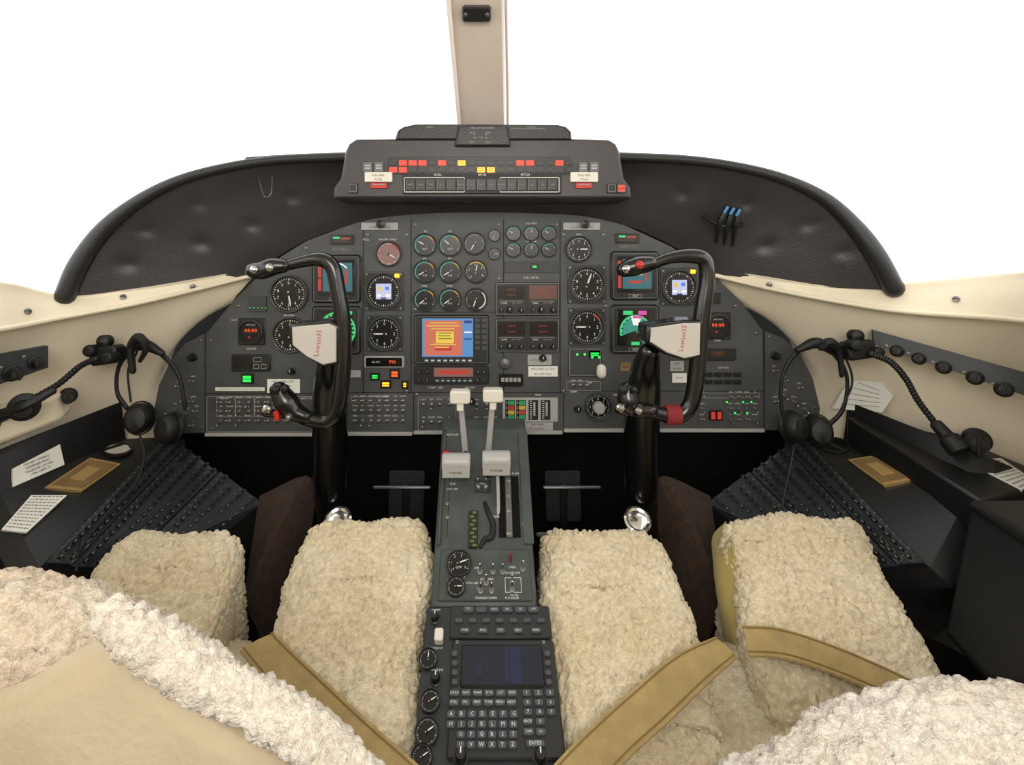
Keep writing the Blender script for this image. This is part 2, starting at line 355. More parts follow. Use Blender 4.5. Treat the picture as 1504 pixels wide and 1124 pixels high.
# ============================================================ INSTRUMENT PANEL
PF=Fr((0,1.1,1.0),(1,0,0),(0,0,1))
ip=thing('instrument_panel','dark grey aircraft instrument panel full of gauges and radios','instrument panel',(0,1.1,.63))
def pl(pts): return [PF.at(*p) for p in pts]
b=MB()
main=[(302,636),(510,638),(825,634),(1122,632),(1120,485),(1085,440),(1045,402),(985,362),(915,330),(850,312),(572,312),(520,328),(450,354),(400,385),(345,440),(303,490)]
b.prism(pl(main)[::1],-.012,0,M_panel,PF)
b.obj('panel_plate',ip)
back=[(302,630),(1122,630),(1120,485),(1060,392),(1000,345),(930,305),(850,285),(572,285),(500,305),(435,335),(370,385),(340,440),(303,490)]
b=MB(); b.prism(pl(back),-.03,-.013,M_blk2,PF); b.obj('backing_frame',ip,label='black backing frame')
for pts in ([(301,636),(232,636),(226,605),(234,565),(250,532),(272,505),(301,490)],[(1123,632),(1123,486),(1150,497),(1175,520),(1193,555),(1204,600),(1200,632)]):
    b=MB(); b.prism(pl(pts),-.03,.002,M_panel,PF,bev=.001); b.obj('side_plate',ip,label='curved outer switch plate')
def PR(b,x0,y0,x1,y1,m,z=.001,fr=PF):
    a=fr.at(x0,y1); c=fr.at(x1,y0); b.rect(a[0],a[1],c[0],c[1],z,m,fr)
def PB(b,x0,y0,x1,y1,m,h=.004,z=0,bev=.001,fr=PF):
    a=fr.at(x0,y1); c=fr.at(x1,y0); b.box((a[0]+c[0])/2,(a[1]+c[1])/2,z,c[0]-a[0],c[1]-a[1],h,m,fr,bev=bev)
def PO(b,x0,y0,x1,y1,m,w=.8,z=.0015,fr=PF):
    a=fr.at(x0,y1); c=fr.at(x1,y0); b.outline(a[0],a[1],c[0],c[1],z,w*fr.k(x0,y0),m,fr)
def PT(b,t,px,py,h,m,z=.0018,fr=PF,rot=0,sx=1.):
    a=fr.at(px,py); b.text(t,a[0],a[1],h*fr.k(px,py)*1.4,m,fr,z=z,rot=rot,sx=sx)
for x0,x1,y in ((302,508,638),(510,606,637),(608,826,635),(828,1122,632)):
    b=MB(); PB(b,x0,y-2.5,x1,y+2.5,M_knobg,h=.004); b.obj('lower_edge_strip',ip,label='pale aluminium lower edge strip')
b=MB()
for x in (533,603,739,822): PR(b,x,322,x+1.4,578,M_ink,.0006)
for x0,x1,y in ((510,830,576),(300,510,578),(830,1122,574)): PR(b,x0,y,x1,y+1.3,M_ink,.0006)
for x in (508,607,827): PR(b,x,578,x+1.3,634,M_ink,.0006)
for x0,x1 in ((604,740),(740,822)): PR(b,x0,458,x1,459.2,M_ink,.0006)
b.obj('panel_seam',ip)
# ---------- gauge builder
def gauge(px,py,r,style='full',rot=0,fr=PF,parent=None,square=False,nums=10,needle=40,arcs=(),center=None,txt=None,face=M_dial,label=None):
    parent=parent or ip; x,y=fr.at(px,py); R=r*fr.k(px,py); b=MB(); f=sub(fr,x,y)
    if square:
        b.box(0,0,0,2.12*R,2.12*R,.003,M_bezel,f,bev=.006); b.outline(-1.03*R,-1.03*R,1.03*R,1.03*R,.0031,R*.02,M_bezl,f)
        for sx_ in (-1,1):
            for sy_ in (-1,1): b.lathe(sx_*.92*R,sy_*.92*R,[(.0025,.003),(.0025,.004),(0,.0042)],M_screw,f,n=8)
    b.lathe(0,0,[(R,0),(R,.006),(R*.94,.0075),(R*.88,.0065),(R*.86,.003),(R*.86,.0)],M_bezel,f,close=True,n=36)
    b.lathe(0,0,[(R*.985,.0062),(R*.965,.0072),(R*.945,.0072)],M_bezl,f,close=True,n=36)
    b.disc(0,0,.0035,R*.87,face,f,n=36)
    z=.0038
    a0,a1=(0,360) if style=='full' else (-135,120)
    nt=40 if style=='full' else 20
    for i in range(nt+(style!='full')):
        a=math.radians(a0+(a1-a0)*i/nt); L=.12 if i%4==0 else .07; r1=R*.83; r0=r1-R*L; w=R*.012*(1.6 if i%4==0 else 1)
        d=V((math.sin(a),math.cos(a))); n_=V((d.y,-d.x))*w
        b.add([(*(d*r0-n_),z),(*(d*r0+n_),z),(*(d*r1+n_),z),(*(d*r1-n_),z)],[[0,1,2,3]],M_white,f)
    if nums:
        for i in range(nums):
            a=math.radians(a0+(a1-a0)*i/(nums if style=='full' else max(1,nums-1)))
            b.text(str(i),math.sin(a)*R*.58,math.cos(a)*R*.58,R*.24,M_white,f,z=z)
    for (s0,s1,m) in arcs: b.arc(0,0,z+.0002,R*.74,R*.84,s0,s1,m,f)
    if txt: b.text(txt,0,-R*.32,R*.24,M_white,f,z=z+.0003)
    if center: b.rect(-R*.42,-R*.42,R*.42,R*.42,z+.0004,center,f)
    g=b.obj('gauge',parent,label=label)
    if needle is not None:
        n=MB(); a=math.radians(needle); c,s_=math.sin(a),math.cos(a); d=V((c,s_)); q=V((s_,-c))
        pts=[d*-R*.15-q*R*.04,d*R*.45-q*R*.045,d*R*.68,d*R*.45+q*R*.045,d*-R*.15+q*R*.04]
        n.prism([(p.x,p.y) for p in pts][::-1],.0046,.0054,M_white,f); n.lathe(0,0,[(R*.09,.0046),(R*.09,.0062),(0,.0065)],M_black,f,n=12)
        n.obj('needle',g)
    return g
for (x,y,nd,t) in ((624,360,-60,'00.0'),(661,360,-50,'00.0'),(624,399,-120,'0.31'),(661,399,-120,'0.31'),(624,440,-130,'00.0'),(661,440,-125,'00.0')):
    gauge(x,y,17.5,'eng',nums=0,needle=nd,arcs=((-130,20,M_teal),(25,60,M_gauge_y),(60,70,M_gauge_r)),txt=t)
gauge(697,358,17,'eng',nums=0,needle=-150,face=M_bezel); gauge(699,399,17.5,'eng',nums=5,needle=10,arcs=((-40,60,M_gauge_y),)); 
gauge(699,440,17.5,'eng',nums=0,needle=200,arcs=((40,160,M_white),))
gauge(726,346,9,'full',nums=0,needle=200); gauge(726,373,9,'full',nums=0,needle=90,txt='0')
for yy in (343,367):
    for xx in (754,780,806): gauge(xx,yy,11.5,'eng',nums=0,needle=-60 if xx!=780 else 10,arcs=((-90,60,M_teal),))
gauge(571,373,19,'full',nums=0,needle=120,face=M_pinkdial,arcs=((20,80,M_gauge_r),),label='round gauge with rose-coloured face')  # dial face coloured rose
gauge(425,432,28,'full',needle=170,label='airspeed gauge with white numerals')
gauge(427,492,27,'full',nums=8,needle=30)
gauge(564,428,27,'full',nums=0,needle=None,center=E_lav,square=True,label='round display with lavender screen')
gauge(565,490,25,'full',nums=8,needle=-90,square=True,label='vertical speed gauge')
gauge(850,366,20,'full',nums=8,needle=90); gauge(862,418,27,'full',needle=20,square=True,label='altimeter with white numerals'); gauge(862,480,26,'full',nums=8,needle=-90,square=True,arcs=((30,60,M_gauge_r),))
gauge(997,422,26,'full',nums=0,needle=None,center=E_lav,square=True,label='round display with lavender screen')
gauge(988,492,24,'full',nums=8,needle=60)
gauge(878,597,20,'full',nums=8,needle=None,square=False)
for (x,y) in ((564,428),(997,422)):
    b=MB(); PR(b,x-10,y+4,x+10,y+8,E_wht,.0047); PR(b,x-8,y-7,x-3,y,E_yel,.0047); PR(b,x+2,y-7,x+8,y-2,E_blue,.0047); PR(b,x-4,y+9,x+4,y+11,E_dblue,.0047); PT(b,'10',x,y+6,5,M_ink,z=.0049); b.obj('inset_screen',ip)
    b=MB(); PB(b,x+16,y-26,x+23,y-20,E_amb,h=.006); b.obj('warning_lamp',ip,label='lit amber lamp')
x,y=PF.at(878,597); b=MB(); b.lathe(x,y,[(.013,.006),(.012,.018),(.010,.020),(0,.0205)],M_knobg,PF,n=20); b.obj('control_knob',ip,label='pale round control knob')
# ---------- EFIS displays
def efis(x0,y0,x1,y1,kind):
    b=MB(); PB(b,x0,y0,x1,y1,M_bezel,h=.008,bev=.006); PO(b,x0+3,y0+3,x1-3,y1-3,M_bezl,1.0,z=.0082)
    PB(b,x0+9,y0+8,x1-9,y1-12,M_gloss,h=.0015,z=.0075,bev=.004)
    z=.0093; cx=(x0+x1)/2; cy=(y0+y1)/2-2
    if kind=='adi':
        PR(b,x0+17,y0+12,x1-12,cy+3,E_sky,z); PR(b,x0+17,cy+3,x1-12,y1-17,E_sky,z)
        a=PF.at(cx,cy); k=PF.k(cx,cy); b.arc(a[0],a[1],z+.0003,20*k,22*k,-50,50,E_wht,PF)
        PR(b,x0+10,y0+14,x0+15,cy,E_redd,z+.0002); PR(b,x0+10,cy+2,x0+15,y1-18,E_redd,z+.0002)
        PR(b,cx-10,cy-1,cx-3,cy+1,E_yel,z+.0005); PR(b,cx+3,cy-1,cx+10,cy+1,E_yel,z+.0005); PR(b,cx+14,cy-12,cx+17,cy+10,E_redd,z+.0005)
        PR(b,cx-9,cy+9,cx+9,cy+13,E_redd,z+.0005)
    elif kind=='hsi':
        a=PF.at(cx+2,cy+2); k=PF.k(cx,cy)
        b.disc(a[0],a[1],z,26*k,M_gloss,PF); b.arc(a[0],a[1],z+.0002,22*k,27*k,0,360,E_grnD,PF,n=40)
        for i in range(24):
            an=i*15; b.arc(a[0],a[1],z+.0004,21.5*k,25*k,an-3,an+3,M_gloss,PF,n=1)
        b.arc(a[0],a[1],z+.0002,10*k,11*k,0,360,E_wht,PF,n=24)
        PR(b,cx-1,cy-14,cx+1,cy+16,E_mag,z+.0006); PR(b,cx+14,cy-26,cx+24,cy-21,E_grnD,z+.0005)
    else:
        a=PF.at(cx,cy+4); k=PF.k(cx,cy)
        b.arc(a[0],a[1],z,0,23*k,-110,150,E_teal,PF,n=30); b.arc(a[0],a[1],z+.0002,20*k,23*k,-110,60,E_grnD,PF,n=30)
        b.arc(a[0],a[1],z+.0003,8*k,22*k,-20,25,E_wht,PF,n=10)
        for i in range(8):
            an=-100+i*20; b.arc(a[0],a[1],z+.0004,18*k,21*k,an-2,an+2,M_gloss,PF,n=1)
        PR(b,cx-18,cy-25,cx-4,cy-19,E_grnD,z+.0005); PR(b,cx+4,cy-25,cx+16,cy-19,E_mag,z+.0005); PR(b,cx-4,cy-18,cx+10,cy-14,E_mag,z+.0005)
        PR(b,cx-6,y1-18,cx+6,y1-13,E_grnD,z+.0005)
    PO(b,cx-10,y1-9,cx+10,y1-4,M_wdim,.7,z=.0085); PT(b,'TEST',cx,y1-6.5,3,M_white,z=.0086)
    b.obj('flight_display',ip)
efis(459,374,531,445,'adi'); efis(459,449,531,520,'hsi'); efis(896,369,967,441,'adi'); efis(896,447,967,519,'hsi2')
# ---------- Multi-function display
b=MB(); PB(b,609,462,718,534,M_bezel,h=.01,bev=.003); PO(b,611,464,716,532,M_bezl,.8,z=.0102); b.obj('map_display_body',ip)
b=MB(); PR(b,621,467,695,523,E_blue,.0104); PR(b,624,470,679,521,E_salm,.0106); PR(b,641,486,667,503,E_yel,.0108)
for i,(a,c) in enumerate(((632,672),(628,675),(634,668),(645,664),(644,662),(645,664),(633,670),(640,660))):
    y=473+i*4.2+(6 if i>5 else 0)
    if i in (3,4,5): PR(b,a,y+2,c,y+3.0,M_ink,.0112)
    else: PR(b,a,y,c,y+1.3,E_yel,.011)
PR(b,640,508,664,514,E_redd,.0109); PR(b,682,486,693,488,E_wht,.0109); PR(b,682,496,693,498,E_dblue,.0109); PR(b,682,470,693,474,E_dblue,.0109)
b.obj('map_screen',ip,label='lit colour screen with blue border and orange page')
for i in range(6):
    for x0 in (698,708):
        b=MB(); PB(b,x0,467+i*8,x0+7,473+i*8,M_keyf,h=.003,z=.01); b.obj('side_button',ip)
for i in range(8):
    b=MB(); PB(b,624+i*9,525,631+i*9,531,M_keyf,h=.003,z=.01); PR(b,625+i*9,527,630+i*9,529,M_key,.0132); b.obj('soft_key',ip)
b=MB(); PB(b,609,537,718,563,M_bezel,h=.009,bev=.002); PB(b,638,539,695,552,E_pink,h=.001,z=.009,bev=0); PR(b,646,543,688,548,E_redd,.0102)
for i in range(7): PB(b,640+i*8,555,646+i*8,560,M_keyf,h=.002,z=.009); PR(b,641+i*8,557,645+i*8,558.3,M_key,.0112)
b.obj('radio',ip,label='slim radio with pink display')
for x in (617,629,702,711):
    for y in (545,557): a=PF.at(x,y); put('knob','radio_knob',ip,PF,a[0],a[1],.009,sc=.55)
for (y0,wm,dm) in ((415,M_winbrown,E_leddim),(468,M_winbrown,E_leddim)):
    b=MB(); PB(b,728,y0,821,y0+48,M_bezel,h=.009,bev=.002); PO(b,729,y0+1,820,y0+47,M_wdim,.5,z=.0092); PR(b,774,y0+1,774.7,y0+47,M_ink,.0093)
    for (x0,x1) in ((728,774),(774,820)):
        PB(b,x0+3,y0+4,x1-3,y0+24,wm if not(y0==415 and x0==774) else M_winrose,h=.001,z=.009,bev=0)
        for j in (0,1): PT(b,('118.70','112.30')[j],(x0+x1)/2,y0+10+j*8,3.2,dm,z=.0105)
        PR(b,x0+5,y0+26.5,x1-6,y0+27.2,M_wdim,.0093)
        PT(b,'COM' if x0<760 else 'NAV',x0+12,y0+30,2.8,M_white,z=.0095); PT(b,'OFF  TEST',x0+30,y0+30,2.2,M_wdim,z=.0095)
    b.obj('radio',ip,label='wide stacked radio unit with dim displays')
    for x0 in (728,774):
        for dx,dy,sc in ((8,40,.6),(20,39,.95),(37,40,.8)): a=PF.at(x0+dx,y0+dy); put('knob','radio_knob',ip,PF,a[0],a[1],.009,sc=sc)
def placard(x0,y0,x1,y1,lines,h=4,m=M_paper,ink=M_ink):
    b=MB(); PB(b,x0,y0,x1,y1,m,h=.0015,z=.0006,bev=0); n=len(lines)
    for i,t in enumerate(lines): PT(b,t,(x0+x1)/2,y0+(y1-y0)*(i+.5)/n,h,ink,z=.0024)
    b.obj('placard',ip,label='white printed placard')
placard(776,538,819,553,['AIR/CARE ACCESS','800-759-7929'],3.2)
placard(775,521,810,536,['BATT EMER PWR'],2.4,M_knobg)
placard(393,557,441,577,['NOT APPROVED','FOR PRIMARY','NAVIGATION'],3,M_paper); placard(317,569,389,574,['THIS AIRCRAFT MUST NOT BE OPERATED UNLESS EQUIPPED'],1.7)
placard(765,620,812,632,['TRIM  EMER','AIR  NORMAL'],2.6,M_knobg)
placard(497,544,530,554,['EMER LT'],2.6,M_knobg); placard(911,532,926,545,['GEAR'],3,M_gold); placard(984,530,1004,545,['EMER','NORM'],2.6,M_knobg); placard(987,548,1008,562,['PITOT'],2.6,M_paper)
for x in (561,857):
    b=MB(); PB(b,x-30,327,x+24,338,M_knobg,h=.003); PT(b,'COCKPIT LIGHTS',x-3,334,3,M_ink,z=.0034); b.obj('label_plate',ip)
    b=MB(); a=PF.at(x,330); b.lathe(a[0],a[1],[(.006,.003),(.006,.012),(.009,.014),(.009,.02),(0,.022)],M_black,PF,n=14); b.obj('light_knob',ip)
for (x,y) in ((503,352),(921,350)):
    b=MB(); PB(b,x-17,y-7,x+17,y+7,M_gloss,h=.005); PR(b,x-13,y-4,x-3,y-1,E_grnD,.0055); PR(b,x-1,y-3,x+12,y,E_leddim,.0055); PR(b,x-13,y+1,x+12,y+4,E_brn,.0055); b.obj('indicator',ip)
b=MB(); PT(b,'N393SC',502,366.5,5.5,M_screw); PT(b,'N393SC',923,362.5,5.5,M_screw); PT(b,'PULL',538,352,3,M_white); PT(b,'MASTER WARN',570,352,2.6,M_white)
for x,y,t in ((625,340,'N1'),(661,340,'N1'),(624,380,'ITT'),(661,380,'ITT'),(624,420,'FUEL'),(661,420,'FUEL'),(780,328,'OIL PRESS'),(780,355,'OIL TEMP'),(848,530,'LANDING GEAR'),(866,548,'UP'),(866,562,'DN'),(842,575,'CABIN'),(905,580,'PRESS'),(850,345,'STBY'),(346,470,'CLOCK'),(370,512,'ELAPSED'),(1053,500,'TIMER'),(780,408,'FUEL CMPTR'),(640,569,'START  GEN'),(690,569,'AIR IGN'),(425,463,'AIRSPEED'),(1062,540,'CKPT LTS'),(330,585,'INSTR'),(790,580,'TRIM'),(450,585,'ANTI ICE'),(560,582,'FUEL PANEL')): PT(b,t,x,y,2.8,M_white)
b.obj('panel_lettering',ip)
for x,y in ((370,487),(1053,479)):
    b=MB(); a=PF.at(x,y); k=PF.k(x,y); b.box(a[0],a[1],0,40*k,40*k,.003,M_bezel,PF,bev=.008); b.lathe(a[0],a[1],[(18*k,.003),(18*k,.008),(16.5*k,.0085),(15.5*k,.005)],M_bezel,PF); b.disc(a[0],a[1],.0052,16*k,M_gloss,PF)
    PT(b,'00:00',x,y-2,6,E_led,z=.0056); PR(b,x-4,y+7,x-1,y+9,E_redd,.0056); PT(b,'GMT LT ET',x,y-10,2,M_white,z=.0056)
    b.obj('digital_clock',ip,label='round clock showing 00:00 in orange digits')
b=MB(); PB(b,341,520,398,545,M_bezel,h=.006,bev=.003); PB(b,345,523,372,541,M_gloss,h=.001,z=.006); PO(b,374,524,386,531,M_wdim,z=.0065); PO(b,374,534,382,541,M_wdim,z=.0065); PO(b,385,534,393,541,M_wdim,z=.0065); b.obj('control_box',ip)
b=MB(); PB(b,1034,512,1080,529,M_bezel,h=.006,bev=.003); PR(b,1043,515,1063,522,E_brn,.0065); PT(b,'00:0',1053,518,3,E_leddim,z=.0068); b.obj('control_box',ip)
b=MB(); PB(b,535,523,594,540,M_knobg,h=.004,bev=.003); PB(b,538,525,591,538,M_gloss,h=.001,z=.004); PT(b,'700',577,531,5,E_led,z=.0056); PT(b,'SEL-ALT',553,531,2.5,M_white,z=.0056); b.obj('altitude_selector',ip)
for (x,y,m,w,h) in ((364,556,E_grn,12,9),(551,553,E_grn,8,5),(580,549,E_led,9,8),(567,564,E_amb,10,6),(595,565,E_amb,4,6),(873,520,E_grn,12,5),(785,392,E_grn,6,3)):
    b=MB(); PB(b,x-w/2-3,y-h/2-3,x+w/2+3,y+h/2+3,M_black,h=.004); PR(b,x-w/2,y-h/2,x+w/2,y-.3,m,.0045); PR(b,x-w/2,y+.8,x+w/2,y+h/2,m,.0045); b.obj('lit_indicator',ip)
b=MB(); PB(b,741,384,820,401,M_panel2,h=.002); b.obj('blank_plate',ip)
b=MB(); PB(b,738,584,819,619,M_knobg,h=.004,bev=.001)
for i,(x,cols) in enumerate(((749,(M_gauge_g,M_gauge_r,M_gauge_y,M_gauge_g)),(765,(M_gauge_g,M_gauge_y,M_gauge_r,M_gauge_g)),(783,None),(801,None))):
    PR(b,x-7,587,x+7,616,M_ink,.0045)
    if cols:
        for j,c in enumerate(cols): PR(b,x-3,588+j*7,x+6,594+j*7,c,.0048)
        for j in range(4): PT(b,str(j*2),x-5,591+j*7,3,M_white,z=.0049)
    else:
        for j in range(9): PR(b,x-5,588+j*3.1,x-2,589+j*3.1,M_white,.0048)
        PR(b,x,590,x+3,610,M_knobg,.0048); PT(b,'10',x+3,606,4,M_ink,z=.005)
b.obj('tape_indicator',ip,label='vertical tape indicators with green and red bands')
a=PF.at(742,533); 
b=MB(); b.lathe(a[0],a[1],[(.013,0),(.013,.006),(.010,.01),(0,.013)],M_bezl,PF,n=20); b.obj('round_knob',ip,label='grey round knob')
b=MB(); PB(b,733,549,768,567,M_gloss,h=.005); 
for i in range(5): PR(b,736+i*6,554,740.5+i*6,560,M_wdim,.0055)
b.obj('counter',ip)
b=MB(); PB(b,834,510,884,553,M_panel2,h=.004,bev=.003); PO(b,836,512,882,551,M_wdim,.6,z=.0043); b.obj('gear_panel',ip)
b=MB(); b.tube([PF.M@V((*PF.at(877,548),.004)),PF.M@V((*PF.at(878,541),.03))],[.004,.004],M_steel,n=8); b.tube([PF.M@V((*PF.at(878,544),.034)),PF.M@V((*PF.at(878,537),.034))],[.010,.010],M_white_k,n=14,sub_=1); b.obj('gear_handle',ip,label='white landing gear handle')
for x,y in ((847,520),(858,520),(869,524),(879,524)): a=PF.at(x,y); put('greenlamp','gear_lamp',ip,PF,a[0],a[1],.004)
for x in (1046,1055):
    b=MB(); PB(b,x-5,602,x+5,617,M_gloss,h=.005); PR(b,x-3,604,x+3,615,E_redd,.0055); b.obj('guard_switch',ip,label='red guarded switch')
for x,y in ((848,600),(908,600),(693,589),(797,526),(429,545)):
    a=PF.at(x,y); put('knob','selector_knob',ip,PF,a[0],a[1],0,sc=1.1)
tog=[]
for y in (589,603,618):
    for x in (522,533,545,557,569,581,592): tog.append((x,y))
for y in (591,604,618):
    for x in (325,338,352,366,380,394,408,422): tog.append((x,y))
for y in (594,620): 
    for x in (622,634,646,660,678,700,715,728): tog.append((x,y))
for x in (842,852,862): tog.append((x,566))
for y in (583,600,616):
    for x in (1030,1072,1084,1096,1108): tog.append((x,y))
tog+=[(265,568),(272,590),(285,590),(290,604),(275,607),(258,600),(245,615),(262,622),(285,625),(285,560),(1150,560),(1150,580),(1165,590),(1145,610),(1160,615),(1180,600),(1185,618),(1135,545),(1137,590),(1172,570)]
for (x,y) in tog[:99]:
    a=PF.at(x,y); put('toggle','toggle_switch',ip,PF,a[0],a[1],.002,rot=random.choice((0,0,math.pi)),sc=.8 if 1020<x<1115 else 1)
for x,y in ((285,524),(1137,522)): a=PF.at(x,y); put('bigknob','rotary_knob',ip,PF,a[0],a[1],.002,sc=.75)
for x,y in ((1066,590),(1090,590),(1102,590),(1078,606),(1096,606)): a=PF.at(x,y); put('greenlamp','status_lamp',ip,PF,a[0],a[1],.002,sc=.8)
b=MB()
wl=['OFF','ON','TEST','L','R','ARM','NORM','PITOT','HEAT','LIGHT','FAN','STALL']
for i,(x,y) in enumerate(tog): PT(b,wl[(i*5)%12],x,y-7.5,2.3,M_white,z=.0025)
for (x0,y0,x1,y1) in ((318,584,346,612),(346,584,374,612),(374,584,401,612),(516,582,560,592),(1026,577,1115,585),(832,560,882,574),(614,583,670,633),(304,582,505,634)): PO(b,x0,y0,x1,y1,M_wdim,.7,z=.0012)
b.obj('switch_lettering',ip)
for x,y in ((310,500),(310,630),(500,585),(610,330),(733,330),(818,330),(610,455),(733,410),(540,345),(597,345),(540,455),(597,575),(828,345),(886,345),(828,575),(890,450),(1080,450),(1110,490),(1112,620),(350,450),(400,400),(450,365),(612,580),(735,580),(240,600),(295,500),(1130,495),(1195,600),(1128,625),(296,628)):
    a=PF.at(x,y); put('screw','panel_screw',ip,PF,a[0],a[1],0.001)
for x in (1035,1049,1063,1077):
    for y in (547,558):
        b=MB(); PB(b,x,y,x+11,y+6,M_black,h=.004); b.obj('push_button',ip)
b=MB(); PB(b,365,435,392,458,M_panel2,h=.003); b.obj('blank_plate',ip)
b=MB(); PB(b,1040,430,1058,446,M_black,h=.003); b.obj('blank_plate',ip)
for i in range(5): a=PF.at(368+i*6,452); put('greenlamp','status_lamp',ip,PF,a[0],a[1],.003,sc=.4)

# ============================================================ GLARESHIELD
gs=thing('glareshield','black leather padded glareshield hood arching over the panel','glareshield',(0,1.0,.94))
A=[(96,438,.945),(117,390,.95),(154,339,.96),(206,297,.97),(265,267,.98),(335,248,.99),(410,237,1.0),(500,233,1.0),(600,230,1.0),(712,228,1.0),(820,230,1.0),(915,233,1.0),(1005,237,1.0),(1080,247,.99),(1150,265,.98),(1210,294,.97),(1252,333,.96),(1284,375,.95),(1312,426,.945)]
Bc=[(376,404,1.098),(385,394,1.098),(398,384,1.098),(415,373,1.098),(435,361,1.098),(460,349,1.098),(500,335,1.098),(545,322,1.098),(620,314,1.098),(712,312,1.098),(800,314,1.098),(860,318,1.098),(915,330,1.098),(955,345,1.098),(985,360,1.098),(1005,371,1.098),(1020,381,1.098),(1030,390,1.098),(1038,402,1.098)]
rA=[W(*p) for p in A]; rB=[W(*p) for p in Bc]
rows=[[a.lerp(c,t)+V((0,.02*math.sin(math.pi*t)*(1-t),.010*math.sin(math.pi*t)*(1-t)*(-1 if i in (0,18) else 1))) for i,(a,c) in enumerate(zip(rA,rB))] for t in (0,.06,.3,.6,.85,1)]
dents=[W(225,338,1.02),W(190,388,1.0),(W(300,300,1.04)),W(310,358,1.08),W(1180,330,1.02),W(1230,370,1.0),W(1090,300,1.05),W(1110,362,1.08),W(430,290,1.06),W(1000,285,1.06),W(250,268,1.0),W(370,330,1.06)]
def dent(p):
    for d in dents:
        r2=((p.x-d.x)**2+(p.z-d.z)**2)/.013**2
        if r2<9: p=p+V((0,.006*math.exp(-r2),0))
    return p
b=MB(); b.loft(rows,M_hood,su=14,sv=10,dent=dent); b.obj('padded_liner',gs,ang=70,label='dimpled dark leather liner')
b=MB(); rim=[p+V((0,-.001,.003)) for p in rA]; b.tube(rim,[.017,.017,.015,.012,.010]+[.009]*9+[.010,.012,.015,.017,.017],M_rim,n=14,sub_=8)
outr=[[p+V((0,0,.006)) for p in rA],[p+V((p.x*.02,.05,.014)) for p in rA],[p+V((p.x*.02,.20,.0)) for p in rA],[p+V((0,.42,-.05)) for p in rA]]
b.loft(outr,M_rim,su=6,sv=3); b.obj('hood_shell',gs,ang=70,label='black padded rim and top')
b=MB(); b.hexa([W(360,242,1.0),W(412,238,1.0),W(412,238,1.05),W(360,242,1.05)],[W(360,231,1.0),W(410,227,1.0),W(410,227,1.05),W(360,231,1.05)],M_black); b.obj('vent_block',gs,bevel=.002)
b=MB(); b.tube([W(380,262,1.01),W(388,288,1.0),W(398,284,1.0),W(400,258,1.01)],.0008,M_screw,n=6); b.obj('wire_clip',gs)
# ---- annunciator box
an=thing('annunciator_panel','dark annunciator and autopilot panel with red and amber lamps','annunciator panel',W(710,290,.97))
AF=Fr((0,.965,1.0),(1,0,0),(0,0,1))
def al(pts): return [AF.at(*p) for p in pts]
b=MB()
b.prism(al([(488,291),(929,291),(928,276),(918,262),(914,240),(911,222),(906,211),(897,205),(838,203),(582,203),(521,204),(511,211),(506,222),(503,240),(499,262),(489,276)]),-.12,0,M_house,AF,bev=.005)
b.obj('housing',an,bevel=.004,seg=3)
b=MB(); b.prism(al([(580,206),(840,206),(839,194),(832,187),(820,184),(610,183),(592,187),(584,192)]),-.12,.006,M_rim,AF,bev=.004)
b.obj('top_cover',an,bevel=.003,seg=3)
b=MB(); b.prism(al([(668,216),(750,216),(747,186),(672,186)]),-.1,.010,M_rim,AF,bev=.003)
b.obj('test_switch_plate',an,bevel=.002)
b=MB(); z=.0105
for t,x,y,h in (('THRUST REVERSER',708,190,3.0),('ARM',693,197,2.6),('ARM',717,197,2.6),('OFF',706,204,2.6),('TEST',694,211,3.0),('TEST',717,211,3.0)): PT(b,t,x,y,h,M_wdim,z=z,fr=AF)
for t,x,y in (('ROLL',644,257.5),('PITCH',771,257.5),('APCB',708,257.5)): PT(b,t,x,y,3.4,M_white,z=.0062,fr=AF)
PT(b,'EMERG',632,188,2.3,M_wdim,z=.007,fr=AF); PT(b,'NORMAL',780,188,2.3,M_wdim,z=.007,fr=AF); PR(b,750,190,800,190.6,M_wdim,.0067,AF)
b.obj('panel_lettering',an)
for x in (697,714): a=AF.at(x,204); put('toggle','toggle_switch',an,AF,a[0],a[1],.010,sc=.6)
b=MB(); PB(b,570,231,838,256,M_black,h=.003,fr=AF,bev=.001); b.obj('lamp_tray',an)
lit={(593,240):E_red,(607,240):E_red,(621,240):E_red,(650,240):E_red,(678,240):E_amb,(765,240):E_red,(779,240):E_red,(822,238):E_red,(578,250):E_red,(593,250):E_red,(707,250):E_amb,(722,250):E_amb}
for j,y in enumerate((240,250)):
    for i in range(19):
        x=578+i*14.3; m=M_unlit
        for (lx,ly),mm in lit.items():
            if abs(lx-x)<7.1 and abs(ly-y)<4: m=mm
        b=MB(); PB(b,x-5.5,y-3.6,x+5.5,y+3.6,m,h=.002,z=.003,bev=.0005,fr=AF)
        if m is not M_unlit: PR(b,x-4,y-1.8,x+4,y-1,M_red,.0052,AF); PR(b,x-4,y+.6,x+3,y+1.4,M_red,.0052,AF)
        b.obj('warning_lamp',an,label='unlit dark warning lamp' if m is M_unlit else ('lit red warning lamp' if m is E_red else 'lit amber warning lamp'))
for x in (541,557,856,872):
    b=MB(); PB(b,x-7,239,x+7,254,M_bezl,h=.006,fr=AF,bev=.002); PR(b,x-4,243,x+4,245,M_knobg,.0065,AF); PR(b,x-4,247,x+4,249,M_knobg,.0065,AF); b.obj('push_button',an,label='grey square push button')
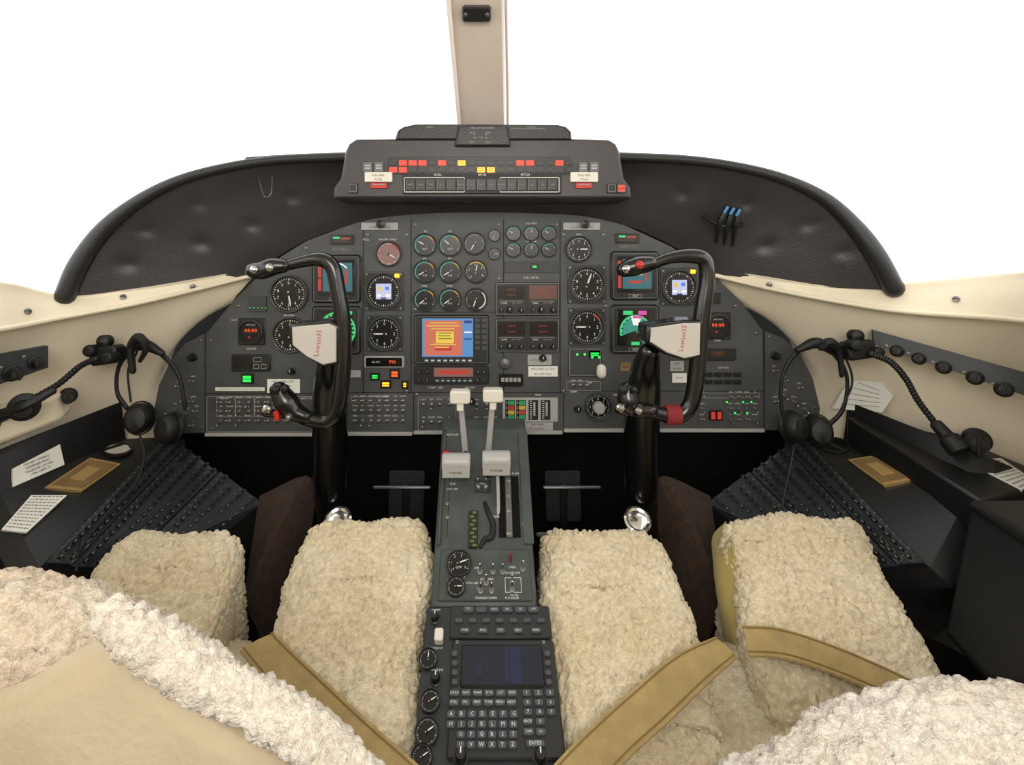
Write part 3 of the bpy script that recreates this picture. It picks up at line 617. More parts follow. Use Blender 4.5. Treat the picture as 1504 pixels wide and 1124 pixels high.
for x in (557,857):
    b=MB(); PB(b,x-20,254,x+20,268,M_white_k,h=.008,fr=AF,bev=.001); PT(b,'ENG FIRE',x,258.5,3.2,M_inkd,z=.0085,fr=AF); PT(b,'PUSH',x,264.5,3.2,M_inkd,z=.0085,fr=AF); b.obj('fire_switch',an,label='white engine fire push tag')
    b=MB(); PB(b,x-12,269,x+12,277,M_red,h=.005,fr=AF,bev=.001); PR(b,x-9,271,x+9,272.5,M_wdim,.0055,AF); b.obj('guard',an,label='red switch guard')
b=MB(); PB(b,592,256,824,285,M_blk2,h=.005,fr=AF,bev=.001)
PO(b,594,261,683,283,M_white,.9,z=.0055,fr=AF); PO(b,734,261,821,283,M_white,.9,z=.0055,fr=AF); b.obj('autopilot_controller',an)
for i,t in enumerate(['HDG','NAV','APR','BC','L','ROLL','1/2','TEST','ENG','PITCH','SPD','V/S','ALT','SEL','HLD']):
    x=604+i*14.8; b=MB(); PB(b,x-6,264,x+6,280,M_black,h=.0022,z=.005,bev=.0003,fr=AF); PT(b,t,x,272,2.3,M_wdim,z=.0076,fr=AF)
    PR(b,x-6.2,264,x-5.8,280,M_wdim,.0074,AF); b.obj('mode_button',an)
for x,m in ((519,None),(898,None),(912,E_red)):
    b=MB(); PB(b,x-7,270,x+7,284,M_black,h=.004,fr=AF,bev=.001); PO(b,x-5.5,271.5,x+5.5,282.5,M_screw,.6,z=.0045,fr=AF)
    if m: PR(b,x-4.5,273,x+4.5,276.5,m,.005,AF); PR(b,x-4.5,278,x+4.5,281.5,m,.005,AF)
    b.obj('push_button',an)
ph=thing('pen_holder','three slim pens clipped under the glareshield','pens',W(1058,352,1.03))
for i in range(3):
    b=MB(); b.tube([W(1052+i*12,356+i*2,1.045),W(1056+i*12,330+i*2,1.02),W(1068+i*9,305+i*2,1.01)],[.003,.0055,.006],M_black,n=8); b.tube([W(1064+i*9,312+i*2,1.006),W(1068+i*9,305+i*2,1.003)],[.003,.003],M_bluekn,n=8); b.obj('pen',ph)
b=MB(); b.tube([W(1035,318,1.04),W(1060,332,1.02),W(1090,330,1.04)],.004,M_blk2,n=8); b.obj('strap',ph)

# ============================================================ SIDE CONSOLES
def mirv(p): return V((-p.x,p.y,p.z))
def onsurf(cast,pts,h,m,par,name,label=None,extra=None,lift=.0006):
    P=[];N=V((0,0,0))
    for p in pts:
        l,n=cast(*p)
        if l is None: return None
        P.append(l); N+=n
    nn=(P[2]-P[0]).cross(P[3]-P[1]).normalized()
    if nn.dot(N)<0: nn=-nn
    c=sum(P,V((0,0,0)))/4; hmax=max((p-c).dot(nn) for p in P)
    Q=[p-nn*((p-c).dot(nn)-hmax-lift) for p in P]
    b=MB(); b.hexa([q-nn*.003 for q in Q],[q+nn*h for q in Q],m)
    if extra: extra(b,[q+nn*h for q in Q],nn)
    return b.obj(name,par,label=label,bevel=0)
def textlines(rows,seed=1):
    def ex(b,Q,nn):
        random.seed(seed)
        for i in range(rows):
            t=(i+.8)/(rows+.6); a=Q[0].lerp(Q[3],t); c=Q[1].lerp(Q[2],t); d=(Q[3]-Q[0])*(.45/(rows+.6)); u=.07
            while u<.9:
                w=min(.93-u,random.uniform(.04,.13)); p=a.lerp(c,u)+nn*.0005; q=a.lerp(c,u+w)+nn*.0005; b.add([p,q,q+d,p+d],[[0,1,2,3]],M_wdim); u+=w+.03
    return ex
for side in (0,1):
    mm=(lambda p:mirv(p)) if side else (lambda p:p)
    sc=thing('side_console','black side console shelf '+('carrying a map case and brass ashtray lid' if side else 'with white placards and brass ashtray lid'),'side console',mm(V((-.72,.9,.1))),'side consoles')
    r0=[V((-.80,.35,.66)),W(-150,725,.80),W(0,660,.875),W(178,590,1.07)]
    r1=[V((-.79,.35,.60)),W(-150,800,.78),W(0,725,.84),W(185,645,1.08)]
    r2=[V((-.78,.35,.50)),W(-60,915,.76),W(58,834,.80),W(242,642,1.1)]
    r3=[V((-.77,.35,.46)),V((-.73,.74,.41)),V((-.575,.95,.42)),W(378,744,1.09)]
    r4=[V((p.x,p.y,.1)) for p in r3]
    b=MB(); b.loft([[mm(p) for p in r] for r in (r0,r1)],M_black,su=4,sv=3); b.loft([[mm(p) for p in r] for r in (r1,r2)],M_black,su=4,sv=3); b.loft([[mm(p) for p in r] for r in (r2,r3)],M_black,su=4,sv=3); b.loft([[mm(p) for p in r] for r in (r3,r4)],M_blk2,su=4,sv=2)
    cb=b.obj('console_body',sc,ang=25); C=Cast(cb)
    cp=thing('circuit_breaker_panel','sloping dark circuit breaker panel with rows of black breakers','circuit breaker panel',mm(V((-.6,.95,.5))),'circuit breaker panels')
    Bq,Aq,Cq,Dq=W(58,834,.80),W(242,642,1.1),W(378,744,1.09),V((-.575,.95,.42))
    nrm=(Aq-Bq).cross(Dq-Bq).normalized(); 
    if nrm.z<0: nrm=-nrm
    def bi(u,v): return (Bq*(1-u)+Aq*u)*(1-v)+(Dq*(1-u)+Cq*u)*v
    b=MB()
    for (v0,v1,h) in ((.0,.17,.018),(.18,.54,.010),(.55,1.0,.015)):
        q=[bi(0,v0),bi(1,v0),bi(1,v1),bi(0,v1)]; b.hexa([mm(p-nrm*.004) for p in q],[mm(p+nrm*h) for p in q],M_cb)
    b.obj('breaker_plate',cp,ang=20)
    rowsv=[(.045,.018),(.125,.018),(.235,.010),(.33,.010),(.42,.010),(.50,.010),(.61,.015),(.71,.015),(.81,.015),(.92,.015)]
    lt=MB(); stuff=MB(); cnt=0; lst=[]
    for (v,h) in rowsv:
        L=(bi(1,v)-bi(0,v)).length; n=int(L/.0135)
        for i in range(n): lst.append(((i+.6)/n,v,h))
    lst.sort(key=lambda t:bi(t[0],t[1]).length)
    random.seed(7)
    for idx,(u,v,h) in enumerate(lst):
        if random.random()<.04: continue
        p=mm(bi(u,v)+nrm*h); du=mm(bi(u+.01,v))-mm(bi(u,v)); N=mm(nrm) 
        xd=du if not side else -du
        yd=N.cross(xd); f=Fr(p,xd,yd)
        if cnt<95: put('breaker','circuit_breaker',cp,f,0,0); 
        else:
            base=LIB['breaker']; stuff.add([tuple(vv.co) for vv in base.vertices],[list(pp.vertices) for pp in base.polygons],M_black,f)
        cnt+=1
        lt.text('%d'%random.choice((1,2,3,5,7)),0,.0072,.0055,M_wdim,f,z=.0004)
        if idx%3==0: lt.rect(-.0055,-.0066,.0055,-.0060,.0004,M_wdim,f)
    o=stuff.obj('circuit_breaker_row',cp); o['kind']='stuff'
    lt.obj('panel_lettering',cp)
    if side==0:
        def ex3(b,Q,nn):
            x=(Q[1]-Q[0]); y=(Q[3]-Q[0]); f=Fr((Q[0]+Q[1]+Q[2]+Q[3])/4+nn*.0004,x,y); w=x.length; hh=y.length
            T=['OXYGEN CONTROL','PASSENGER MASKS','PASSENGER OXYGEN','1 MIN CREW O2']
            for i,t in enumerate(T): b.text(t,0,hh*(.34-.22*i),hh*.19,M_ink,f,z=.0004,sx=.8)
        onsurf(C,[(18,716),(92,684),(87,653),(16,690)],.0012,M_paper,sc,'placard','white oxygen control placard with black print',ex3)
        onsurf(C,[(0,786),(38,786),(96,735),(45,731)],.0012,M_paper,sc,'placard','white printed checklist card',textlines(11),lift=.006)
    def ex(b,Q,nn):
        c=sum(Q,V((0,0,0)))/4; q=[c+(p-c)*.86 for p in Q]; b.hexa(q,[p+nn*.0015 for p in q],M_gold)
        q=[c+(p-c)*.42 for p in Q]; b.hexa([p+nn*.0015 for p in q],[p+nn*.003 for p in q],M_ashblk)
    ash=[(65,718),(118,726),(177,683),(130,677)] if not side else [(1246,677),(1290,673),(1346,706),(1300,718)]
    onsurf(C,ash,.0025,M_ashblk,sc,'ashtray_lid','brass-framed ashtray lid set in the console',ex)
    cup=(172,662) if not side else (1226,656)
    l,n=C(*cup)
    if l:
        f=Fr(l+n*.001,n.cross(V((1,0,0))),n.cross(n.cross(V((1,0,0))))); b=MB(); b.lathe(0,0,[(.028,0),(.028,.004),(.023,.005),(.022,-.0)],M_black,f,close=True); b.disc(0,0,.0015,.022,M_white_k if not side else M_dark,f); b.obj('cup_holder',sc)
mc=thing('map_case','black box-shaped map case on the console','map case',W(1330,650,1.0))
b=MB(); top=[W(1243,612,1.055),W(1312,604,1.06),W(1560,705,.82),W(1440,736,.79)]; b.hexa([p-V((0,0,.055)) for p in top],top,M_black); b.obj('case_body',mc,bevel=.004)
cc=Cast(bpy.data.objects['case_body']); 
onsurf(cc,[(1416,678),(1470,675),(1520,708),(1500,722)],.0012,M_paper,mc,'placard','white printed card',textlines(9,3))
pc=thing('document_pouch','large black leather document pouch beside the seat','pouch',V((.74,.6,.3)))
b=MB(); b.hexa([W(1385,930,.74),W(1450,1000,.66),V((.82,.40,.28)),V((.86,.74,.30))],[W(1424,738,.77),V((.70,.42,.62)),V((.80,.40,.64)),V((.82,.77,.63))],M_blk2); b.obj('pouch_body',pc,bevel=.008)
b=MB(); b.hexa([W(1416,745,.765),V((.692,.42,.60)),V((.81,.40,.62)),V((.825,.775,.62))],[W(1424,733,.765),V((.70,.42,.63)),V((.81,.40,.65)),V((.825,.775,.64))],M_black); b.obj('pouch_flap',pc,bevel=.006)
for s_ in (-1,1):
    rows=[[V((s_*.475,1.09,.50)),V((s_*.45,.98,.40)),V((s_*.44,.90,.28))],[V((s_*.375,1.085,.545)),V((s_*.395,.98,.475)),V((s_*.415,.90,.39))],[V((s_*.355,1.09,.50)),V((s_*.35,.98,.33)),V((s_*.34,.90,.20))]]
    b=MB(); b.loft(rows,M_brown,su=6,sv=4); o=b.obj('knee_pad',None,ang=20); tag(o,'dark brown carpeted side pad under the panel','carpet pad','carpet side pads')

# ============================================================ PEDESTAL
pd=thing('center_pedestal','grey-green throttle quadrant and flight management pedestal','center pedestal',(0,.8,.1))
YZ=[(1.085,.66),(.99,.694),(.965,.682),(.82,.5415),(.754,.4945)]
def slab(b,prof,x0,x1,m,zb=.1):
    n=len(prof); vs=[];fs=[]
    for x in (x0,x1):
        for y,z in prof: vs.append((x,y,z))
        for y,z in prof: vs.append((x,y,zb))
    N=2*n
    for i in range(n-1):
        fs.append([i,i+1,N+i+1,N+i]); fs.append([i,n+i,n+i+1,i+1]); fs.append([N+i,N+i+1,N+n+i+1,N+n+i])
    fs.append([0,N,N+n,n]); fs.append([n-1,n+n-1,N+n+n-1,N+n-1]); b.add(vs,fs,m)
b=MB(); slab(b,YZ,-.0795,.0765,M_ped); b.obj('quadrant_body',pd,ang=15,bevel=.004)
b=MB(); slab(b,[(.7535,.4940),(.45,.338)],-.084,.089,M_ped2); b.obj('lower_body',pd,ang=15,bevel=.003)
QF=Fr(V((0,.82,.5415)),(1,0,0),V((0,.965-.82,.682-.5415)))
PLF=Fr(V((0,.754,.4945)),(1,0,0),V((0,.066,.047)))
FF=Fr(V((0,.7535,.4940)),(1,0,0),V((0,.3035,.156)))
for (x0,y0,x1,y1) in ((679,680,689,700),(710,680,720,700),(733,700,741,790),(753,700,761,790),(656,700,661,790),(694,770,700,805)):
    b=MB(); PB(b,x0,y0,x1,y1,M_dark,h=.0008,fr=QF,bev=0); b.obj('lever_slot',pd)
b=MB(); PB(b,744,702,750,790,M_bezl,h=.003,fr=QF,bev=.001); b.obj('flap_guide',pd)
for x0 in (647,769): b=MB(); PB(b,x0,635,x0+5,800,M_ped,h=.004,fr=QF); b.obj('side_rail',pd)
b=MB(); PB(b,697,706,721,724,M_ped2,h=.002,fr=QF)
for t,x,y in (('STOW',705,712),('SPOILER',726,760),('FLAPS',757,697),('UP',747,708),('8',747,730),('20',747,752),('DN',747,785),('IDLE',665,712),('CUT OFF',664,720),('AIL TRIM',715,815),('FRICTION',664,640)): PT(b,t,x,y,3,M_white,z=.0035,fr=QF)
b.obj('panel_lettering',pd)
def lever(hx_,hy,bx,by):
    b=MB(); b0=W(bx,by,.925); h0=W(hx_,hy,.90)
    b.hexa([b0+V((-.0055,0,0)),b0+V((.0055,0,0)),b0+V((.0055,.016,0)),b0+V((-.0055,.016,0))],[h0+V((-.0045,0,0)),h0+V((.0045,0,0)),h0+V((.0045,.014,0)),h0+V((-.0045,.014,0))],M_knobg)
    g=b.obj('thrust_lever',pd,bevel=.0015)
    f=Fr(h0+V((0,.010,.0)),(1,0,0),(0,0,1)); b=MB(); b.box(0,.006,0,.035,.022,.022,M_white_k,f,bev=.003); b.box(0,-.011,.004,.012,.016,.014,M_white_k,f,bev=.002); b.obj('lever_handle',g,bevel=.003)
lever(676,587,684,672); lever(724,585,717,668)
for x0,x1,y0,y1 in ((649,691,667,700),(708,750,663,697)):
    c=W((x0+x1)/2,(y0+y1)/2,.875); k=.875/F; b=MB(); L=(x1-x0)*k/2
    xf=Fr(c+V((0,.004,.004)),(0,1,0),(0,0,1)); b.lathe(0,0,[(.0125,-L),(.0150,-L+.002),(.0150,L-.002),(.0125,L)],M_knobg,xf,n=24)
    b.hexa([c+V((-L+.001,-.009,-.0185)),c+V((L-.001,-.009,-.0185)),c+V((L-.001,.012,-.0185)),c+V((-L+.001,.012,-.0185))],[c+V((-L+.001,-.0108,.004)),c+V((L-.001,-.0108,.004)),c+V((L-.001,.016,.004)),c+V((-L+.001,.016,.004))],M_knobg)
    o=b.obj('thrust_knob',pd,bevel=.0015,label='grey rounded thrust lever knob')
    b=MB(); f=Fr(c+V((0,-.0112,-.008)),(1,0,0),(0,0.05,1)); b.text('PUSH REL',0,0,.005,M_ink,f,z=.001); b.obj('knob_lettering',o)
    b=MB(); xx=(684,717)[x0>700]; b.tube([W(xx,668,.90),W(xx,690,.885),W(xx,695,.90)],[.006,.008,.007],M_blk2,n=8); b.obj('lever_root',pd)
b=MB(); c=W(656,664,.93); b.lathe(0,0,[(.004,0),(.004,.008),(.008,.010),(.008,.018),(0,.02)],M_red,Fr(c,(1,0,0),(0,0,1)),n=14); b.obj('red_knob',pd,label='red cap')
b=MB(); b.tube([W(731,700,.88),W(732,740,.865),W(732,785,.845)],[.003,.003,.003],M_knobg,n=8); b.obj('spoiler_lever',pd)
b=MB(); b.tube([W(712,740,.87),W(718,755,.855),W(724,770,.845),W(722,788,.83),W(712,793,.828),(W(706,803,.82))],[.004,.0045,.005,.005,.0045,.003],M_blk2,n=10); b.tube([W(712,738,.875),W(706,752,.865),W(706,775,.85),W(710,796,.83)],[.003,.0045,.005,.004],M_blk2,n=10); b.obj('trim_lever',pd,label='black hooked lever')
b=MB(); PB(b,688,752,702,806,M_ink,h=.006,fr=QF); 
for i in range(9):
    a=QF.at(695,755+i*6); b.box(a[0]+(-.002 if i%2 else .002),a[1],.006,.007,.0035,.0012,M_tape,QF,bev=.001)
b.obj('tape_marker',pd,label='green and black striped tape')
for x,y in ((657,740),(657,760),(768,740),(768,770),(655,645),(766,640),(703,716),(713,716)): a=QF.at(x,y); put('screw','panel_screw',pd,QF,a[0],a[1],.001,sc=.8)
for x in (702,714): a=QF.at(x,714); put('toggle','toggle_switch',pd,QF,a[0],a[1],.002)
b=MB(); PB(b,643,808,777,884,M_ped,h=.003,fr=PLF,bev=.002); b.obj('fuel_plate',pd)
gauge(674,829,19,'eng',fr=sub(PLF,0,0,.003),parent=pd,nums=6,needle=70,txt='QTY')
gauge(670,863,14,'full',fr=sub(PLF,0,0,.003),parent=pd,nums=0,needle=90)
b=MB()
for t,x,y in (('FUEL QTY',674,850),('JET PUMPS',715,853),('STANDBY PUMPS',714,880),('L',702,866),('R',724,866),('XFR',700,836),('CLOSE',755,876),('OPEN',752,835),('TOTAL LBS',692,858),('CROSSFLOW',752,843),('FUS VALVE',752,880)): PT(b,t,x,y,3,M_white,z=.0035,fr=PLF)
PO(b,742,850,765,872,M_white,.6,z=.0034,fr=PLF)
b.obj('panel_lettering',pd)
for x,y in ((705,842),(724,842),(706,870),(722,870),(714,858),(752,858),(752,868),(768,838),(738,842)): a=PLF.at(x,y); put('toggle','toggle_switch',pd,PLF,a[0],a[1],.003)
b=MB(); b.tube([W(750,828,.80),W(750,816,.80)],[.0015,.0025],M_redcloth,n=8); b.obj('red_toggle',pd)
for (x,y,r) in ((632,1032,15),(627,1077,18),(620,1114,16)): gauge(x,y,r,'full',fr=FF,parent=pd,nums=0,needle=60,face=M_dial)
gauge(629,970,14,'full',fr=FF,parent=pd,nums=0,needle=0)
a=FF.at(645,938); b=MB(); b.box(a[0],a[1],0,.012,.016,.012,M_white_k,FF,bev=.002); b.obj('rocker_switch',pd,label='white rocker switch')
for x,y in ((639,910),(640,1000)): a=FF.at(x,y); put('knob','selector_knob',pd,FF,a[0],a[1],0)
b=MB(); 
for t,x,y in (('COMM',640,897),('NOSE UP',642,953),('NOSE DN',642,985),('ON',642,925)): PT(b,t,x,y,3,M_white,z=.0012,fr=FF)
b.obj('panel_lettering',pd)
b=MB(); PB(b,660,892,806,940,M_bezel,h=.004,fr=FF,bev=.002); PB(b,656,944,812,1120,M_bezel,h=.008,fr=FF,bev=.003); PB(b,676,953,795,1016,M_black,h=.003,z=.008,fr=FF,bev=.003); b.obj('computer_body',pd,label='dark flight management unit')
b=MB(); PB(b,681,957,790,1013,E_navy,h=.001,z=.011,fr=FF,bev=0); PR(b,742,958,746,1012,E_nvy2,.0125,FF); PR(b,750,958,764,1012,E_nvy2,.0124,FF); PR(b,700,980,708,1000,E_navm,.0124,FF); PR(b,695,966,720,968,E_navm,.0124,FF); PR(b,712,985,716,992,E_navm,.0124,FF); b.obj('computer_screen',pd,label='dark blue lit screen')
def key(x,y,w,h,t,ts,fr=FF,z=.008):
    b=MB(); a=fr.at(x-w/2,y+h/2); c=fr.at(x+w/2,y-h/2); cx=(a[0]+c[0])/2; cy=(a[1]+c[1])/2
    ww=w*fr.k(x,y)*.96; hh=abs(c[1]-a[1])*.94
    b.box(cx,cy,z,ww,hh,.0035,M_keyf,fr,bev=.0014)
    b.outline(cx-ww/2+.0009,cy-hh/2+.0009,cx+ww/2-.0009,cy+hh/2-.0009,z+.0036,.00025,M_bezl,fr)
    if t: b.text(t,cx,cy,ts*fr.k(x,y)*1.4,M_key,fr,z=z+.0038)
    b.obj('key',pd)
for i,t in enumerate(['TT','','NAV','1/R','YD','OFF']): key(688+i*19,899,16,9,t,3,z=.004)
for i,t in enumerate(['PWR','FRG','TST','REC','PWR']): key(683+i*26,930,15,8,t,3.2,z=.004)
for i in range(7): key(674+i*20,915,12,7,'',3,z=.004)
for i in range(4): key(668,966+i*14,9,9,'',3); key(803+i*.8,966+i*14,9,9,'',3)
for r,(row) in enumerate((['DATA','NAV','VNAV','DTG','LIST','PREV'],['FUEL','FPL','PERF','TUNE','MENU','NEXT'])):
    for i,t in enumerate(row): key(668+i*16.8-r*1,1024+r*14,15,11,t,3.3)
for r,row in enumerate(('ABCDEFG','HIJKLMN',' OPQRST',' UVWXYZ')):
    for i,t in enumerate(row):
        if t!=' ': key(663+i*15.2-r*.5,1055+r*15,13,12.5,t,5.2)
for r,row in enumerate(('123','456','789')):
    for i,t in enumerate(row): key(773+i*17+r*1,1024+r*14,13,11,t,4.8)
key(775,1066,14,11,'BACK',3.4); key(793,1066,14,11,'0',4.8); key(776,1081,16,12,'DIM',3.4); key(794,1081,15,12,'+/-',4); key(786,1098,28,12,'ENTER',4.5)
for x in (677,793): a=FF.at(x,1119); put('knob','concentric_knob',pd,FF,a[0],a[1],.006,sc=1.15)
for x in (672,798): a=FF.at(x,948); put('screw','panel_screw',pd,FF,a[0],a[1],.008,sc=.7)

# ============================================================ YOKES
def yoke(dx,right):
    Y=.86; D=(lambda x,y,d=0:W(x+dx,y,Y+d))
    y_=thing('control_yoke','glossy black control yoke with silver hub plate'+(' and red ribbon' if right else ' and red trigger'),'control yoke',W(485+dx,770,1.05),'control yokes')
    b=MB()
    if not right: path=[(405,395),(440,385),(470,381),(488,392),(496,425),(503,470),(504,520),(501,570),(494,604),(478,619),(450,614),(425,603)]
    else: path=[(412,394),(445,380),(480,376),(500,383),(503,412),(497,455),(492,500),(488,550),(480,592),(462,611),(435,608),(400,598)]
    r=[.0085,.010,.0125,.013,.013,.0135,.014,.0135,.013,.0125,.012,.010]
    b.tube([D(x,y) for x,y in path],r,M_gloss,n=16,sub_=8,ref=(0,1,0)); b.obj('wheel_rim',y_,ang=80)
    b=MB(); g=[(372,397),(385,397),(400,392),(415,391)] if not right else [(382,396),(392,393),(405,389),(420,386)]
    b.tube([D(x,y,-.006) for x,y in g],[.013,.0155,.0155,.012],M_gloss,n=16,ref=(0,1,0)); gr=b.obj('hand_grip',y_,ang=80)
    for (x,y,m) in ((g[0][0]+2,g[0][1]-1,M_chrome),(g[1][0]+12,g[1][1]-4,M_red if right else M_steel)):
        b=MB(); f=Fr(D(x,y,-.02),(1,0,0),(0,0,1)); b.lathe(0,0,[(.0065,0),(.0065,.004),(.0045,.006),(0,.007)],m,f,n=14); b.obj('grip_button',gr)
    b=MB(); lg=[(410,574),(420,590),(432,604),(448,612)] if not right else [(386,574),(388,588),(392,597),(402,601)]
    b.tube([D(x,y,-.006) for x,y in lg],[.015,.019,.016,.012],M_gloss,n=14,ref=(0,1,0)); b.tube([D(393 if not right else 376,604 if not right else 600,-.005),D(428 if not right else 420,603 if not right else 604,-.005)],[.010,.013],M_gloss,n=12)
    gl=b.obj('hand_grip',y_,ang=80,label='lower hand grip with trim switches')
    for (x,y,rr,m) in (((404,572,.008,M_black),(420,570,.006,M_black),(392,601,.0075,M_chrome),(425,612,.005,M_steel)) if not right else ((380,572,.008,M_black),(396,572,.006,M_black),(376,599,.0075,M_chrome),(402,603,.007,M_chrome))):
        b=MB(); f=Fr(D(x,y,-.021),(1,0,0),(0,0,1)); b.lathe(0,0,[(rr,0),(rr,.004),(rr*.7,.007),(0,.008)],m,f,n=14); b.obj('grip_button',gl)
    b=MB(); 
    if not right: b.box(0,0,0,.007,.016,.008,M_red,Fr(D(408,610,-.018),(1,0,.3),(0,0,1)),bev=.002); b.obj('trigger',gl,label='red trigger')
    else:
        xf=Fr(D(453,609.5,0),(0,1,0),(0,0,1)); b.lathe(0,0,[(.0135,-.0125),(.0145,-.0115),(.0145,.0115),(.0135,.0125)],M_redcloth,xf,n=20,sy=1.15); b.obj('ribbon_wrap',y_,label='red ribbon wrap')
    pts=[(425,476),(488,470),(500,478),(500,535),(478,540),(450,526),(426,506)] if not right else [(414,478),(470,470),(497,470),(496,524),(470,530),(440,520),(412,502)]
    HF=Fr((0,Y-.012,1.0),(1,0,0),(0,0,1)); P=[HF.at(x+dx,y) for x,y in pts][::-1]
    b=MB(); b.prism(P,-.045,.004,M_gloss,HF,bev=.004); h=b.obj('hub_housing',y_,bevel=.003)
    c=V((sum(p[0] for p in P)/len(P),sum(p[1] for p in P)/len(P))); P2=[tuple(c+(V(p)-c)*.86) for p in P]
    b=MB(); b.prism(P2,.004,.0075,M_silv,HF,bev=.0015); b.obj('hub_plate',h,label='silver hub plate')
    b=MB(); a=HF.at((470 if not right else 466)+dx,503 if not right else 496); b.text('Learjet35',a[0],a[1],.0115,M_redtxt,HF,z=.0078,rot=math.radians(82 if not right else 80)); b.obj('hub_lettering',h)
    cxp=486 if not right else 408
    b=MB()
    b.tube([W(cxp+dx+(0 if not right else 10),518,.90),W(cxp+dx+(0 if not right else 3),560,.93),W(cxp+dx-1,640,.98),W(cxp+dx-1,720,1.01),W(cxp+dx+3,775,1.03)],[.018,.029,.033,.031,.026],M_gloss,n=24,sub_=6); b.obj('control_column',y_,ang=80)
    b=MB(); s_=W((497 if not right else 401)+dx,765,.965); f=Fr(s_,(1,0,0),(0,.75,.66)); b.lathe(0,0,[(.025,0),(.025,.004),(.021,.006),(.017,.004),(.010,.006),(0,.006)],M_chrome,f,n=24); b.obj('column_cap',y_,label='round chrome collar')
    b=MB(); b.tube([W(cxp+dx+4,785,1.04),V((W(cxp+dx+4,785,1.04).x,1.05,.12))],[.026,.03],M_blk2,n=16); b.obj('column_boot',y_)
yoke(0,False); yoke(535,True)
for x in (-.2,.2):
    rp=thing('rudder_pedal','black rudder pedal with a steel cross bar','rudder pedal',(x,1.3,.1),'rudder pedals')
    b=MB(); b.box(x,.40,0,.09,.12,.01,M_blk2,Fr((0,1.25,0),(1,0,0),(0,.2,1)),bev=.003); b.obj('pedal_plate',rp)
    b=MB(); b.tube([V((x,1.31,.42)),V((x,1.32,.1))],.01,M_blk2,n=10,sub_=1); b.obj('pedal_arm',rp)
    b=MB(); b.tube([V((x-.06,1.22,.46)),V((x+.07,1.22,.46))],.004,M_dsteel,n=8,sub_=1); b.obj('cross_bar',rp,label='thin steel bar')
    b=MB(); b.tube([V((x-.08,1.16,.38)),V((x+.05,1.16,.38))],.006,M_dsteel,n=8,sub_=1); b.obj('lower_bar',rp,label='lower steel bar')

# ============================================================ SEATS
def rbox(size,r,step):
    sx,sy,sz=[s/2 for s in size]; idx={}; vs=[]; fs=[]
    def vid(p):
        k=(round(p[0]*1e5),round(p[1]*1e5),round(p[2]*1e5))
        if k not in idx: idx[k]=len(vs); vs.append(V(p))
        return idx[k]
    H=(sx,sy,sz)
    N=[max(2,int(2*h/step)) for h in H]
    for ax in range(3):
        a,bx=[(1,2),(2,0),(0,1)][ax]
        for sg in (-1,1):
            for i in range(N[a]):
                for j in range(N[bx]):
                    q=[]
                    for (di,dj) in ((0,0),(1,0),(1,1),(0,1)):
                        p=[0,0,0]; p[ax]=sg*H[ax]; p[a]=-H[a]+2*H[a]*(i+di)/N[a]; p[bx]=-H[bx]+2*H[bx]*(j+dj)/N[bx]; q.append(vid(p))
                    fs.append(q if sg>0 else q[::-1])
    out=[]
    for p in vs:
        c=V((max(-sx+r,min(sx-r,p.x)),max(-sy+r,min(sy-r,p.y)),max(-sz+r,min(sz-r,p.z)))); d=p-c
        out.append(c+d.normalized()*r if d.length>1e-9 else p)
    return out,fs
def fleecify(name,parent,vs,fs,m,amp=.0068,cell=.0105,seed=0,label=None,big=.004):
    me=bpy.data.meshes.new(name); me.from_pydata(vs,[],fs); me.update(); nr=[v.normal.copy() for v in me.vertices]
    lo=V([min(p[i] for p in vs) for i in range(3)]); hi=V([max(p[i] for p in vs) for i in range(3)]); c=(lo+hi)/2
    sd=V((seed*3.1,seed*1.7,0))
    for i,v in enumerate(me.vertices):
        p=v.co; q=p/cell+sd; q.x*=.8; w=noise.noise_vector(q*.5)*1.5; q2=q+w
        d=noise.voronoi(q2,distance_metric='DISTANCE')[0]; h=1-min(1.,d[0]*1.1)**2
        e=min(1,(d[1]-d[0])*3.)
        d2=noise.voronoi(q2*2.3,distance_metric='DISTANCE')[0]; h2=1-min(1.,d2[0]*1.2)
        bg=noise.noise(p/.06+sd)+.5*noise.noise(p/.028+sd)
        v.co=p+nr[i]*(amp*(.5*h+.5*e+.45*h2)+big*bg)+w*.0012-c
    me.materials.append(m); me.polygons.foreach_set('use_smooth',[True]*len(me.polygons)); me.update()
    ob=bpy.data.objects.new(name,me); bpy.context.scene.collection.objects.link(ob); place(ob,c,parent)
    if label: ob['label']=label
    return ob
def fleece(name,parent,size,center,r,deform,m,step=.0025,**k):
    vs,fs=rbox(size,r,step); C=V(center); vs=[deform(v+C) for v in vs]
    return fleecify(name,parent,vs,fs,m,**k)
slope=.58
